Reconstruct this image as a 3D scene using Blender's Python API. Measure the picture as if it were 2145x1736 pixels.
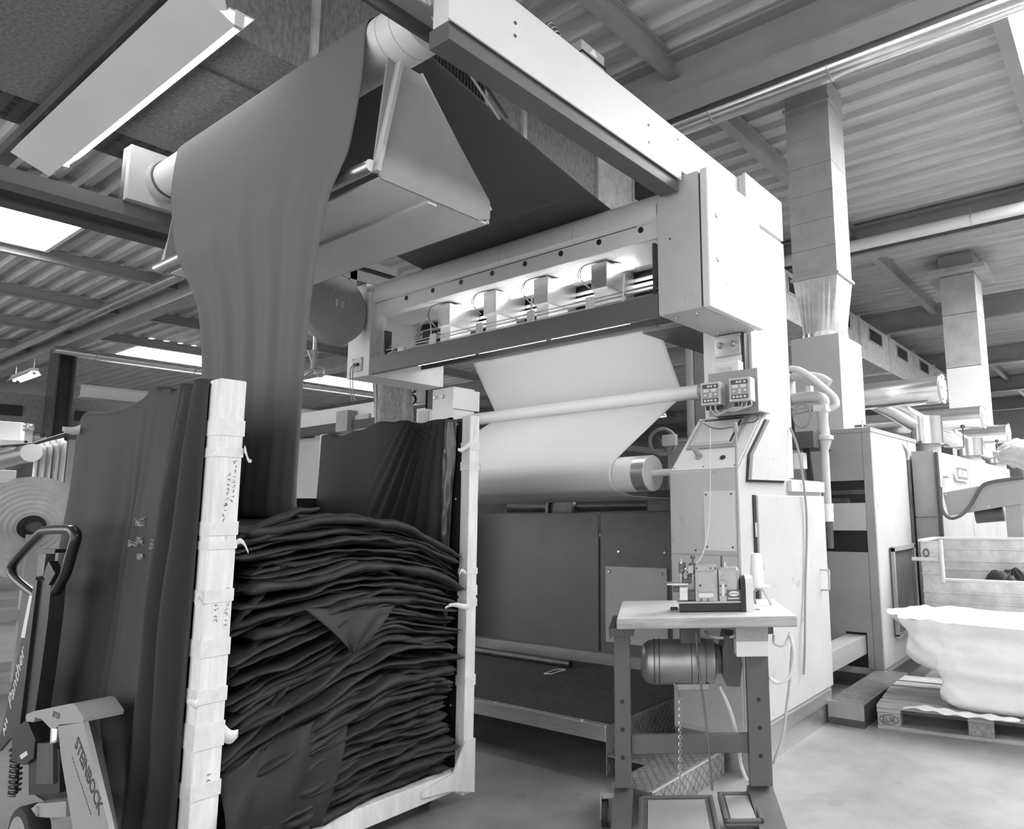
import bpy, bmesh, math, random
from mathutils import Vector, Matrix, noise
random.seed(7)
S = bpy.context.scene
for o in list(bpy.data.objects): bpy.data.objects.remove(o)
COL = S.collection

# ------------------------------------------------------------------ camera
F, YAW, PIT, ROL, CX, CY, CH = 1479.69, -.606958857, .144212828, -.014974364, 1352.1, 852.75, 1.4
_f = Vector((math.sin(YAW)*math.cos(PIT), math.cos(YAW)*math.cos(PIT), math.sin(PIT)))
_r = Vector((math.cos(YAW), -math.sin(YAW), 0)); _u = _r.cross(_f)
CR = _r*math.cos(ROL)+_u*math.sin(ROL); CU = -_r*math.sin(ROL)+_u*math.cos(ROL); CF = _f
CAMP = Vector((0, 0, CH))
cd = bpy.data.cameras.new('camera'); cam = bpy.data.objects.new('camera', cd); COL.objects.link(cam)
cd.sensor_width = 36; cd.lens = F/2145*36
cd.shift_x = (1072.5-CX)/2145; cd.shift_y = (CY-868)/2145
cd.clip_start = .05; cd.clip_end = 200
M = Matrix.Identity(4)
for i in range(3): M[i][0] = CR[i]; M[i][1] = CU[i]; M[i][2] = -CF[i]; M[i][3] = CAMP[i]
cam.matrix_world = M
S.camera = cam
def at(px, py, X=None, Y=None, Z=None):
    """photo pixel -> point on the plane X=, Y= or Z= (metres)"""
    d = CF+CR*((px-CX)/F)-CU*((py-CY)/F)
    if X is not None: t = (X-CAMP.x)/d.x
    elif Y is not None: t = (Y-CAMP.y)/d.y
    else: t = (Z-CAMP.z)/d.z
    return CAMP+d*t

# ------------------------------------------------------------------ world, exposure, large lights
S.view_settings.view_transform = 'Standard'; S.view_settings.look = 'None'
S.view_settings.gamma = 1; S.view_settings.use_curve_mapping = False
S.view_settings.exposure = 0.72
W = bpy.data.worlds.new('world'); S.world = W; W.use_nodes = True
bg = W.node_tree.nodes['Background']; bg.inputs[0].default_value = (1, 1, 1, 1); bg.inputs[1].default_value = WORLD_STRENGTH = 1.3
SKY_R, SKY_L, TUBE, TUBE_IN = 14.0, 7.0, 13.0, 8.0     # emission of rooflights, far rooflights, fluorescent tubes

# ------------------------------------------------------------------ materials
MATS = {}
def mat(name, g, rough=.55, metal=0, nscale=0, namp=0, bump=0, bscale=60, emit=0, stretch=None, spots=0, spec=.5):
    """grey procedural paint, metal or cloth: noise for wear, bump for grain"""
    m = bpy.data.materials.new(name); m.use_nodes = True; nt = m.node_tree; n = nt.nodes; l = nt.links
    b = n['Principled BSDF']; b.inputs['Roughness'].default_value = rough; b.inputs['Metallic'].default_value = metal
    b.inputs['Base Color'].default_value = (g, g, g, 1); b.inputs['Specular IOR Level'].default_value = spec
    tc = n.new('ShaderNodeTexCoord'); src = tc.outputs['Object']
    if stretch:
        mp = n.new('ShaderNodeMapping'); mp.inputs['Scale'].default_value = stretch; l.new(src, mp.inputs[0]); src = mp.outputs[0]
    if namp:
        t = n.new('ShaderNodeTexNoise'); t.inputs['Scale'].default_value = nscale; t.inputs['Detail'].default_value = 6
        t.inputs['Roughness'].default_value = .65; l.new(src, t.inputs['Vector'])
        r = n.new('ShaderNodeMapRange'); r.inputs[1].default_value = .25; r.inputs[2].default_value = .75
        r.inputs[3].default_value = max(0, g*(1-namp)); r.inputs[4].default_value = min(1, g*(1+namp)); l.new(t.outputs['Fac'], r.inputs[0])
        out = r.outputs[0]
        if spots:
            v = n.new('ShaderNodeTexNoise'); v.inputs['Scale'].default_value = spots; v.inputs['Detail'].default_value = 3; l.new(src, v.inputs['Vector'])
            q = n.new('ShaderNodeMapRange'); q.inputs[1].default_value = .66; q.inputs[2].default_value = .74; q.inputs[3].default_value = 1; q.inputs[4].default_value = .78
            l.new(v.outputs['Fac'], q.inputs[0]); mu = n.new('ShaderNodeMath'); mu.operation = 'MULTIPLY'
            l.new(out, mu.inputs[0]); l.new(q.outputs[0], mu.inputs[1]); out = mu.outputs[0]
        cc = n.new('ShaderNodeCombineColor')
        for i in range(3): l.new(out, cc.inputs[i])
        l.new(cc.outputs[0], b.inputs['Base Color'])
    if bump:
        t = n.new('ShaderNodeTexNoise'); t.inputs['Scale'].default_value = bscale; t.inputs['Detail'].default_value = 4; l.new(src, t.inputs['Vector'])
        bp = n.new('ShaderNodeBump'); bp.inputs['Strength'].default_value = bump; bp.inputs['Distance'].default_value = .01
        l.new(t.outputs['Fac'], bp.inputs['Height']); l.new(bp.outputs[0], b.inputs['Normal'])
    if emit:
        b.inputs['Emission Color'].default_value = (1, 1, 1, 1); b.inputs['Emission Strength'].default_value = emit
    MATS[name] = m; return m
mat('floor', .29, .42, 0, 1.3, .42, .15, 90, spots=5)
mat('deck', .50, .5, .1, 3, .3, stretch=(.3, 4, 4))
mat('beam_paint', .30, .5, 0, 2, .15)
mat('dark_steel', .07, .45, 0, 4, .3)
mat('galv', .58, .38, .45, 7, .3, .05, 40)
mat('duct_plain', .40, .5, .25, 4, .2)
mat('duct_dirty', .24, .6, .3, 45, .5, stretch=(1, 1, .35))
mat('silver', .75, .22, .95, 5, .12)
mat('white_paint', .68, .42, 0, 2.5, .05)
mat('grey_paint', .50, .45, 0, 3, .08, spots=9)
mat('mid_paint', .33, .5, 0, 3, .12)
mat('slate_paint', .11, .5, 0, 3, .18)
mat('panel_grey', .13, .42, .1, 2.5, .12)
mat('black', .018, .4, 0)
mat('rubber', .03, .7, 0)
mat('black_gloss', .02, .18, 0)
mat('steel', .55, .28, .9, 9, .2)
mat('brushed', .62, .33, .85, 30, .2, stretch=(.2, 4, 4))
mat('dark_metal', .12, .4, .6, 8, .3)
mat('cloth_dark', .022, .62, 0, 200, .25, .2, 900, spec=.45)
mat('cloth_pile', .026, .65, 0, 6, .3, .2, 500, spec=.4)
mat('cloth_web', .14, .8, 0, 300, .06, .1, 900, spec=.25)
mat('cloth_web_lit', .62, .8, 0, 300, .03, .08, 900, spec=.2)  # same cloth as cloth_web, with the scanner's strong light put into its colour
mat('cloth_white', .82, .8, 0, 8, .08, .2, 60)
mat('wood_white', .74, .7, 0, 9, .18, .25, 35, stretch=(3, 3, .4), spots=14)
mat('wood', .40, .75, 0, 8, .35, .3, 40, stretch=(.4, 4, 4))
mat('wood_block', .36, .85, 0, 40, .4, .4, 60)
mat('tape', .72, .35, 0, 20, .12, .1, 60)
mat('film', .55, .12, .1, 6, .2)
mat('plastic_sheet', .10, .15, 0, 9, .5, .4, 14)
mat('table_top', .68, .32, 0, 5, .12)
mat('motor', .34, .36, .7, 6, .2, .08, 200)
mat('machine_body', .42, .38, .5, 12, .15)
mat('screen', .62, .2, 0, 2.5, .1)
mat('ink', .05, .7, 0)
mat('chalk', .30, .9, 0, 60, .5)
mat('pale_ink', .55, .7, 0)
mat('thread', .85, .8, 0)
mat('checker', .36, .35, .6, 8, .3)
mat('grating', .10, .55, .3, 20, .3)
mat('sack', .84, .75, 0, 5, .06, .25, 25)
mat('window_pane', .8, .5, emit=5.0)
mat('wall', .45, .8, 0, 2, .1)
mat('sky_panel_r', .8, .5, emit=SKY_R)
mat('sky_panel_l', .8, .5, emit=SKY_L)
mat('tube', .8, .5, emit=TUBE)
mat('tube_in', .8, .5, emit=TUBE_IN)
mat('tube_low', .8, .5, emit=26)
mat('insul', .18, .8, .1, 40, .5, .1, 60)

# ------------------------------------------------------------------ mesh builder
class MB:
    def __init__(s): s.v = []; s.f = []
    def add(s, vs, fs):
        k = len(s.v); s.v += [Vector(p) for p in vs]; s.f += [[i+k for i in f] for f in fs]; return s
    def box(s, x0, x1, y0, y1, z0, z1, bev=0):
        x0, x1 = min(x0, x1), max(x0, x1); y0, y1 = min(y0, y1), max(y0, y1); z0, z1 = min(z0, z1), max(z0, z1)
        c = Vector(((x0+x1)/2, (y0+y1)/2, (z0+z1)/2))
        return s.obox(c, Vector((1, 0, 0)), Vector((0, 1, 0)), Vector((0, 0, 1)), (x1-x0)/2, (y1-y0)/2, (z1-z0)/2, bev)
    def obox(s, c, a, b, n, ha, hb, hn, bev=0):
        c = Vector(c)
        if not bev:
            vs = [c+a*(ha*i)+b*(hb*j)+n*(hn*k) for k in (-1, 1) for j in (-1, 1) for i in (-1, 1)]
            return s.add(vs, [(0, 2, 3, 1), (4, 5, 7, 6), (0, 1, 5, 4), (2, 6, 7, 3), (0, 4, 6, 2), (1, 3, 7, 5)])
        bm = bmesh.new(); r = bmesh.ops.create_cube(bm, size=2)
        for v in bm.verts: v.co = Vector((v.co.x*ha, v.co.y*hb, v.co.z*hn))
        bmesh.ops.bevel(bm, geom=bm.edges[:], offset=min(bev, ha*.95, hb*.95, hn*.95), segments=2, profile=.5, affect='EDGES')
        bm.verts.index_update()
        s.add([c+a*v.co.x+b*v.co.y+n*v.co.z for v in bm.verts], [[v.index for v in f.verts] for f in bm.faces]); bm.free(); return s
    def bar(s, p0, p1, w, h, up=(0, 0, 1)):
        p0 = Vector(p0); p1 = Vector(p1); d = (p1-p0); L = d.length; d.normalize(); a = d.cross(Vector(up))
        if a.length < 1e-4: a = d.cross(Vector((0, 1, 0)))
        a.normalize(); n = a.cross(d)
        return s.obox((p0+p1)/2, d, a, n, L/2, w/2, h/2)
    def ibeam(s, p0, p1, w, h, t=.018, up=(0, 0, 1)):
        """p0,p1 at the bottom centre of the beam"""
        u = Vector(up); p0 = Vector(p0); p1 = Vector(p1)
        s.bar(p0+u*t/2, p1+u*t/2, w, t, up); s.bar(p0+u*(h-t/2), p1+u*(h-t/2), w, t, up)
        s.bar(p0+u*h/2, p1+u*h/2, t*.7, h-2*t, up); return s
    def cyl(s, p0, p1, r0, r1=None, n=20, caps=True):
        r1 = r0 if r1 is None else r1; p0 = Vector(p0); p1 = Vector(p1); d = (p1-p0).normalized()
        a = d.orthogonal().normalized(); b = d.cross(a)
        vs = [p+(a*math.cos(2*math.pi*i/n)+b*math.sin(2*math.pi*i/n))*r for p, r in ((p0, r0), (p1, r1)) for i in range(n)]
        fs = [(i, (i+1) % n, n+(i+1) % n, n+i) for i in range(n)]
        if caps: fs += [list(range(n))[::-1], list(range(n, 2*n))]
        return s.add(vs, fs)
    def lathe(s, p0, d, prof, n=24):
        """prof: list of (radius, height along d)"""
        p0 = Vector(p0); d = Vector(d).normalized(); a = d.orthogonal().normalized(); b = d.cross(a); vs = []; fs = []
        for r, h in prof: vs += [p0+d*h+(a*math.cos(2*math.pi*i/n)+b*math.sin(2*math.pi*i/n))*max(r, 1e-4) for i in range(n)]
        for k in range(len(prof)-1): fs += [(k*n+i, k*n+(i+1) % n, (k+1)*n+(i+1) % n, (k+1)*n+i) for i in range(n)]
        fs += [list(range(n))[::-1], list(range((len(prof)-1)*n, len(prof)*n))]
        return s.add(vs, fs)
    def tube(s, pts, r, n=8, smooth=0):
        pts = [Vector(p) for p in pts]
        if smooth: pts = spline(pts, smooth)
        rs = r if isinstance(r, (list, tuple)) else [r]*len(pts)
        if len(rs) != len(pts): rs = [rs[0]+(rs[-1]-rs[0])*i/(len(pts)-1) for i in range(len(pts))]
        t0 = (pts[1]-pts[0]).normalized(); a = t0.orthogonal().normalized(); vs = []; fs = []
        for k, p in enumerate(pts):
            t = (pts[min(k+1, len(pts)-1)]-pts[max(k-1, 0)]).normalized(); a = (a-t*a.dot(t)).normalized(); b = t.cross(a)
            vs += [p+(a*math.cos(2*math.pi*i/n)+b*math.sin(2*math.pi*i/n))*rs[k] for i in range(n)]
        for k in range(len(pts)-1): fs += [(k*n+i, k*n+(i+1) % n, (k+1)*n+(i+1) % n, (k+1)*n+i) for i in range(n)]
        fs += [list(range(n))[::-1], list(range((len(pts)-1)*n, len(pts)*n))]
        return s.add(vs, fs)
    def prism(s, poly, vec):
        poly = [Vector(p) for p in poly]; vec = Vector(vec); n = len(poly)
        return s.add(poly+[p+vec for p in poly], [list(range(n))[::-1], list(range(n, 2*n))]+[(i, (i+1) % n, n+(i+1) % n, n+i) for i in range(n)])
    def yz(s, poly, x0, x1): return s.prism([(x0, y, z) for y, z in poly], (x1-x0, 0, 0))
    def xz(s, poly, y0, y1): return s.prism([(x, y0, z) for x, z in poly], (0, y1-y0, 0))
    def xy(s, poly, z0, z1): return s.prism([(x, y, z0) for x, y in poly], (0, 0, z1-z0))
    def grid(s, fn, nu, nv):
        vs = [fn(i/nu, j/nv) for j in range(nv+1) for i in range(nu+1)]
        return s.add(vs, [(j*(nu+1)+i, j*(nu+1)+i+1, (j+1)*(nu+1)+i+1, (j+1)*(nu+1)+i) for j in range(nv) for i in range(nu)])
    def build(s, name, material, parent=None, smooth=False, local=False, solid=0, base=None):
        me = bpy.data.meshes.new(name); off = Vector((0, 0, 0))
        if not local:
            if parent is not None: off = WP[parent.name]
            elif base is not None: off = Vector(base)
            elif s.v:
                xs = [p.x for p in s.v]; ys = [p.y for p in s.v]; zs = [p.z for p in s.v]
                off = Vector(((min(xs)+max(xs))/2, (min(ys)+max(ys))/2, min(zs)))
        me.from_pydata([tuple(p-off) for p in s.v], [], s.f); 
        bm = bmesh.new(); bm.from_mesh(me); bmesh.ops.recalc_face_normals(bm, faces=bm.faces[:]); bm.to_mesh(me); bm.free()
        o = bpy.data.objects.new(name, me); COL.objects.link(o); me.materials.append(MATS[material])
        if smooth:
            for p in me.polygons: p.use_smooth = True
            if smooth != 'all':
                try: me.set_sharp_from_angle(angle=math.radians(40))
                except Exception: pass
        if solid:
            md = o.modifiers.new('thickness', 'SOLIDIFY'); md.thickness = solid; md.offset = 0
        if parent is not None:
            o.parent = parent; WP[o.name] = WP[parent.name]
            if not local: pass
        else:
            if not local: o.location = off
            WP[o.name] = off
        return o
WP = {}
def spline(pts, k=6):
    pts = [Vector(p) for p in pts]; P = [pts[0]*2-pts[1]]+pts+[pts[-1]*2-pts[-2]]; out = []
    for i in range(1, len(P)-2):
        for j in range(k):
            t = j/k; a, b, c, d = P[i-1], P[i], P[i+1], P[i+2]
            out.append(.5*((2*b)+(c-a)*t+(2*a-5*b+4*c-d)*t*t+(3*b-a-3*c+d)*t**3))
    return out+[pts[-1]]
def tag(o, label=None, cat=None, group=None, kind=None):
    if label: o['label'] = label
    if cat: o['category'] = cat
    if group: o['group'] = group
    if kind: o['kind'] = kind
    return o
def thing(name, label, cat, loc=(0, 0, 0), rotz=0, group=None):
    o = bpy.data.objects.new(name, None); COL.objects.link(o); o.location = loc; o.rotation_euler = (0, 0, rotz); o.empty_display_size = .1
    WP[o.name] = Vector(loc); return tag(o, label, cat, group)
def struct(o): o['kind'] = 'structure'; return o
def copy_tree(o, parent=None):
    c = o.copy(); COL.objects.link(c); c.parent = parent; WP[c.name] = WP.get(o.name, Vector())
    for ch in list(o.children): copy_tree(ch, c)
    return c
def text(body, size, origin, xdir, ydir, material, parent, name='lettering', depth=.0008, shear=0, bold=0, local=False, sx=1):
    cu = bpy.data.curves.new(name, 'FONT'); cu.body = body; cu.size = size; cu.extrude = depth; cu.shear = shear; cu.offset = bold; cu.resolution_u = 3
    ob = bpy.data.objects.new(name, cu); COL.objects.link(ob); bpy.context.view_layer.update()
    dg = bpy.context.evaluated_depsgraph_get(); me = bpy.data.meshes.new_from_object(ob.evaluated_get(dg)); bpy.data.objects.remove(ob)
    x = Vector(xdir).normalized(); y = Vector(ydir).normalized(); z = x.cross(y); off = Vector((0, 0, 0)) if local or parent is None else WP[parent.name]
    for v in me.vertices: v.co = Vector(origin)+x*(v.co.x*sx)+y*v.co.y+z*v.co.z-off
    me.materials.clear(); me.materials.append(MATS[material]); o = bpy.data.objects.new(name, me); COL.objects.link(o)
    if parent is not None: o.parent = parent; WP[o.name] = WP[parent.name]
    return o
# ================================================================== THE SETTING
struct(MB().box(-27, 9, -5, 32, -.1, 0).build('floor', 'floor', base=(0, 0, 0)))
def deck():
    m = MB(); p = .30; y = -5.0; ys = []
    while y < 32:
        ys += [(y, 5.47), (y+.10, 5.47), (y+.14, 5.53), (y+.26, 5.53)]; y += p
    vs = []; fs = []
    for yy, z in ys: vs += [(-27, yy, z), (9, yy, z)]
    for i in range(len(ys)-1): fs.append((2*i, 2*i+1, 2*i+3, 2*i+2))
    m.add(vs, fs); m.box(-27, 9, -5, 32, 5.6, 5.64)
    return m
struct(deck().build('ceiling', 'deck', base=(0, 0, 5.47)))
struct(MB().box(-27.2, -27, -5, 32, 0, 5.6).build('wall_left', 'wall'))
struct(MB().box(-27, 9, 32, 32.2, 0, 5.6).build('wall_back', 'wall'))
struct(MB().box(7.0, 7.2, -5, 32, 0, 5.6).build('wall_right_blocker', 'wall'))  # unseen side wall, added to block level sky light from the right
# bright windows in the far end wall
for i, x in enumerate((-2.6, -.1, 2.4, 4.9)):
    w = thing('window_%d' % (21+i), None, None, (x, 31.95, 1.6)); struct(w); MB().box(x-1.1, x+1.1, 31.96, 31.99, 1.6, 3.6).build('pane', 'window_pane', w)
    for a in ((x-1.18, x-1.1, 1.52, 3.68), (x+1.1, x+1.18, 1.52, 3.68), (x-1.1, x+1.1, 3.6, 3.68), (x-1.1, x+1.1, 1.52, 1.6), (x-.03, x+.03, 1.6, 3.6)): MB().box(a[0], a[1], 31.9, 31.96, a[2], a[3]).build('frame_bar', 'white_paint', w)
# rooflights: translucent panels glowing with daylight, framed under the deck between the purlins
def rooflight(n, x0, x1, y0, y1, m, z=5.40):
    o = thing('window_%d' % n, None, None, ((x0+x1)/2, (y0+y1)/2, z)); struct(o)
    MB().box(x0, x1, y0, y1, z, z+.012).build('pane', m, o)
    for a in ((x0-.05, x0, y0-.05, y1+.05), (x1, x1+.05, y0-.05, y1+.05), (x0, x1, y0-.05, y0), (x0, x1, y1, y1+.05)):
        MB().box(a[0], a[1], a[2], a[3], z-.03, z+.10).build('frame_bar', 'white_paint', o)
rl = [(-.50, 1.75, 5.75, 9.4, 'sky_panel_r'), (2.2, 4.4, 5.75, 9.4, 'sky_panel_l'), (2.2, 4.4, .6, 4.4, 'sky_panel_l'), (-.40, 1.75, 11, 14.5, 'sky_panel_r'), (2.2, 4.4, 11, 14.5, 'sky_panel_l'),
      (-13.15, -10.95, .9, 3.2, 'sky_panel_l'), (-20.85, -18.65, 6.5, 9.3, 'sky_panel_l'), (-20.85, -18.65, 11.2, 14.2, 'sky_panel_l'), (-13.15, -10.95, 11, 14.0, 'sky_panel_l'), (-.40, 1.75, 16, 19.5, 'sky_panel_l')]
for i, r in enumerate(rl): rooflight(i+1, *r)
# roof steel
for i, y in enumerate((5.06, 10.0, 15.0, 20.0, 25.0, 30.0)):
    o = MB().ibeam((-27, y, 5.0), (9, y, 5.0), .26, .46, .03).build('roof_beam', 'beam_paint')
    tag(o, 'painted steel roof beam running across the hall below the corrugated deck', 'beam', 'main roof beams')
for k in range(11):
    x = 4.52-2.55*k-.0
    if abs(x+10.78) < .1: continue
    o = MB().ibeam((x, -5, 5.27), (x, 32, 5.27), .12, .19, .014).build('purlin', 'beam_paint')
    tag(o, 'thin steel purlin lying over the main roof beams under the deck', 'purlin', 'roof purlins')
tag(MB().ibeam((-10.45, -5, 5.0), (-10.45, 4.9, 5.0), .26, .4, .03).build('roof_girder', 'dark_steel'), 'dark steel girder ending at the main beam beside the left rooflight', 'beam')
tag(MB().ibeam((-18.3, 5.3, 3.95), (-18.3, 30, 3.95), .2, .26, .02).build('roof_girder', 'white_paint'), 'pale girder below the roof behind the dark hall column', 'beam')
# hall column with flanges
o = thing('hall_column', 'dark steel column carrying the roof beam at the far left', 'column', (-18.7, 5.06, 0))
c = MB(); c.box(-18.98, -18.42, 4.90, 4.93, 0, 5.0); c.box(-18.98, -18.42, 5.19, 5.22, 0, 5.0); c.box(-18.71, -18.69, 4.93, 5.19, 0, 5.0); c.build('shaft', 'dark_steel', o)
MB().box(-19.05, -18.35, 4.85, 5.27, 0, .03).build('base_plate', 'dark_steel', o)
for x in (-19.02, -18.38):
    MB().cyl((x, 4.87, .03), (x, 4.87, .06), .02, n=6).build('bolt', 'steel', o)
# round pipes along the beams
def pipe_run(name, p0, p1, r, label, bands, m='silver', cat='pipe', group=None):
    o = thing(name, label, cat, Vector(p0), group=group); p0 = Vector(p0); p1 = Vector(p1); d = (p1-p0)
    MB().cyl(p0, p1, r, n=28).build('pipe_body', m, o, smooth=True)
    for t in bands:
        c = p0+d*t; u = d.normalized()*.012
        MB().cyl(c-u, c+u, r*1.06, n=28).build('band_clamp', 'steel', o, smooth=True)
        MB().cyl(c+Vector((0, 0, r)), c+Vector((0, 0, min(r+.32, 5.3-c.z))), .006, n=6).build('hanger_rod', 'steel', o)
    return o
pipe_run('ventilation_pipe', (-6, 5.38, 5.02), (8, 5.34, 5.02), .10, 'shiny silver ventilation pipe running behind the main beam above the machine', (.22, .30, .44, .55))
pipe_run('ventilation_pipe', (-24, 4.72, 5.24), (-9.2, 4.72, 5.24), .085, 'long silver pipe along the front of the beam beside the dark column', (.15, .25, .33, .42, .5, .6, .72))
pipe_run('heating_pipe', (-18.0, 4.7, 4.83), (-18.0, 13.5, 4.83), .09, 'silver pipe with flat end cap passing the dark column top', (.08, .3, .6))
pipe_run('heating_pipe', (-9, 9.75, 5.12), (6, 9.75, 5.12), .08, 'pale round pipe under the second roof beam behind the square chimney', (.2, .5), 'white_paint')
# wide air duct overhead with outlet grilles along its side
D = thing('air_duct', 'wide dark air duct with dark outlet grilles hanging above the machine', 'air duct', (-5, 12, 4.12))
YD = [-1.5, 0.3, 2.16, 4.0, 5.0, 6.9, 8.9, 10.9, 12.7, 14.6, 16.5, 18.5, 20.5, 22.5, 26]
for a, b in zip(YD, YD[1:]):
    MB().box(-5.75, -4.0, a+.012, b-.012, 4.12, 4.88).build('duct_section', 'duct_dirty' if b < 5.5 else 'galv', D)
    MB().box(-5.79, -3.965, b-.02, b+.02, 4.085, 4.915).build('joint_flange', 'galv', D)
for yc in (1.45, 3.15, 6.0, 7.9, 9.9, 11.8, 13.7, 15.6, 17.5):
    g = MB(); w = .42 if yc < 6 else .4
    g.box(-4.0, -3.985, yc-w-.03, yc+w+.03, 4.53, 4.56); g.box(-4.0, -3.985, yc-w-.03, yc+w+.03, 4.79, 4.82)
    g.box(-4.0, -3.985, yc-w-.03, yc-w, 4.56, 4.79); g.box(-4.0, -3.985, yc+w, yc+w+.03, 4.56, 4.79)
    g = g.build('grille', 'duct_plain', D); MB().box(-4.0, -3.997, yc-w, yc+w, 4.56, 4.79).build('grille_opening', 'black', g)
    s = MB(); n = 26
    for i in range(n): yy = yc-w+2*w*(i+.5)/n; s.box(-3.996, -3.988, yy-.004, yy+.004, 4.56, 4.79)
    s.build('grille_bars', 'dark_metal', g)['kind'] = 'stuff'
for yc in (1.9, 4.6, 7.5):
    MB().box(-5.45, -4.45, yc-.6, yc+.35, 4.10, 4.12).build('access_panel', 'insul', D)
# perforated cable tray beside the duct
t = thing('cable_tray', 'perforated dark cable tray running beside the wide air duct', 'cable tray', (-6.1, 5, 4.16))
MB().box(-6.35, -5.9, -1.5, 16, 4.20, 4.21).build('tray_floor', 'dark_steel', t)
for x in (-6.35, -5.9): MB().box(x-.006, x+.006, -1.5, 16, 4.20, 4.29).build('side_rail', 'mid_paint', t)
s = MB()
for i in range(60):
    for k in range(4):
        s.box(-6.30+k*.1, -6.23+k*.1, .2+i*.1, .235+i*.1+ (k % 2)*.0, 4.197, 4.2)
s.build('slots', 'black', t)['kind'] = 'stuff'
MB().tube([(-6.05, -1.5, 4.24), (-6.08, 4, 4.24), (-6.0, 9, 4.24), (-6.05, 16, 4.24)], .018, smooth=8).build('cable', 'mid_paint', t, smooth=True)
# second duct far left, along the hall, with long black grilles
D2 = thing('air_duct', 'stained grey duct with long black grilles behind the dark column', 'air duct', (-19.6, 11, 3.15))
YD2 = [0.5, 3.0, 5.0, 7.4, 9.8, 12.4, 15.0, 18.0]
for a, b in zip(YD2, YD2[1:]):
    MB().box(-20.4, -19.0, a+.02, b-.02, 3.22, 4.0).build('duct_section', 'duct_dirty', D2)
    MB().box(-20.44, -18.96, b-.03, b+.03, 3.18, 4.04).build('joint_flange', 'duct_plain', D2)
    MB().box(-19.0, -18.97, a+.45, b-.45, 3.52, 3.74).build('grille', 'black', D2)
# ------------------------------------------------------------------ fluorescent luminaires
def trough(name, p0, L, label, tube=True):
    """batten along X starting at p0 (bottom centre), reflector below a rail"""
    x0, y, z = p0; o = thing(name, label, 'lamp', (x0+L/2, y, z))
    r = MB(); prof = [(-.13, .0), (-.12, .0), (-.055, .085), (.055, .085), (.12, 0), (.13, 0), (.065, .10), (.065, .15), (-.065, .15), (-.065, .10)]
    r.prism([(x0, y+a, z+b) for a, b in prof], (L, 0, 0)); r.build('reflector', 'white_paint', o)
    for xx in (x0+.02, x0+L-.05): MB().box(xx, xx+.03, y-.03, y+.03, z+.005, z+.07).build('lamp_holder', 'white_paint', o)
    if tube: MB().cyl((x0+.05, y, z+.035), (x0+L-.05, y, z+.035), .018, n=12).build('fluorescent_tube', 'tube', o, smooth=True)
    return o
lp = thing('fluorescent_lamp', 'long white trough lamp hanging below a dark rail at the upper left', 'lamp', (-4.8, 1.4, 3.8))
LX0, LX1 = -6.12, -3.46
MB().yz([(1.25, 3.885), (1.47, 3.795), (1.475, 3.80), (1.26, 3.90)], LX0, LX1).build('reflector_wing', 'white_paint', lp)
MB().yz([(1.26, 3.90), (1.28, 3.95), (1.42, 3.95), (1.44, 3.87), (1.40, 3.845)], LX0+.02, LX1-.02).build('housing', 'white_paint', lp)
MB().yz([(1.44, 3.87), (1.56, 3.885), (1.56, 3.89), (1.44, 3.88)], LX0, LX1).build('reflector_wing', 'white_paint', lp)
MB().cyl((LX0+.25, 1.488, 3.818), (LX1-.02, 1.488, 3.818), .016, n=14).build('fluorescent_tube', 'tube', lp, smooth=True)
for xx in (LX0+.22, LX1-.02): MB().box(xx, xx+.03, 1.465, 1.51, 3.80, 3.88).build('lamp_holder', 'white_paint', lp)
MB().yz([(1.25, 3.885), (1.47, 3.795), (1.56, 3.885), (1.42, 3.95), (1.28, 3.95)], LX0-.004, LX0).build('end_plate', 'white_paint', lp)
MB().box(-7.2, -3.0, 1.27, 1.36, 3.99, 4.07).build('carrier_rail', 'dark_steel', lp)
for x in (-5.6, -4.5, -3.8):
    MB().box(x-.02, x+.02, 1.3, 1.38, 3.95, 4.0).build('hanger', 'steel', lp)
    MB().tube([(x, 1.31, 4.07), (x, 1.31, 4.12)], .006, n=6).build('hanger_rod', 'steel', lp)
MB().box(-3.75, -3.40, 1.31, 1.41, 3.95, 3.99).build('ballast_housing', 'white_paint', lp)
l2 = trough('fluorescent_lamp', (-21.7, 4.98, 4.62), 1.5, 'short glowing fluorescent lamp below the beam left of the dark column')
MB().cyl((-21.6, 4.98, 4.77), (-21.6, 4.98, 5.0), .01, n=6).build('hanger_rod', 'steel', l2)
MB().cyl((-20.3, 4.98, 4.77), (-20.3, 4.98, 5.0), .01, n=6).build('hanger_rod', 'steel', l2)
for i, (x, y, z) in enumerate(((-15.5, 15.5, 4.3), (-13.6, 18.5, 4.3))):
    lf = trough('fluorescent_lamp', (x, y, z), 1.5, 'distant fluorescent lamp hanging in the hall behind the machine'); lf['group'] = 'distant hall lamps'
    for dx in (.2, 1.3): MB().cyl((x+dx, y, z+.15), (x+dx, y, 5.47), .008, n=6).build('hanger_rod', 'steel', lf)
# ================================================================== THE MACHINE
def bolts(parent, pts, axis, r=.012, h=.01, m='steel'):
    a = Vector(axis)
    for p in pts:
        p = Vector(p); MB().lathe(p-a*.004, a, [(r, 0), (r, h*.6+.004), (r*.7, h+.004)], n=10).build('bolt', m, parent, smooth=True)
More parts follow.
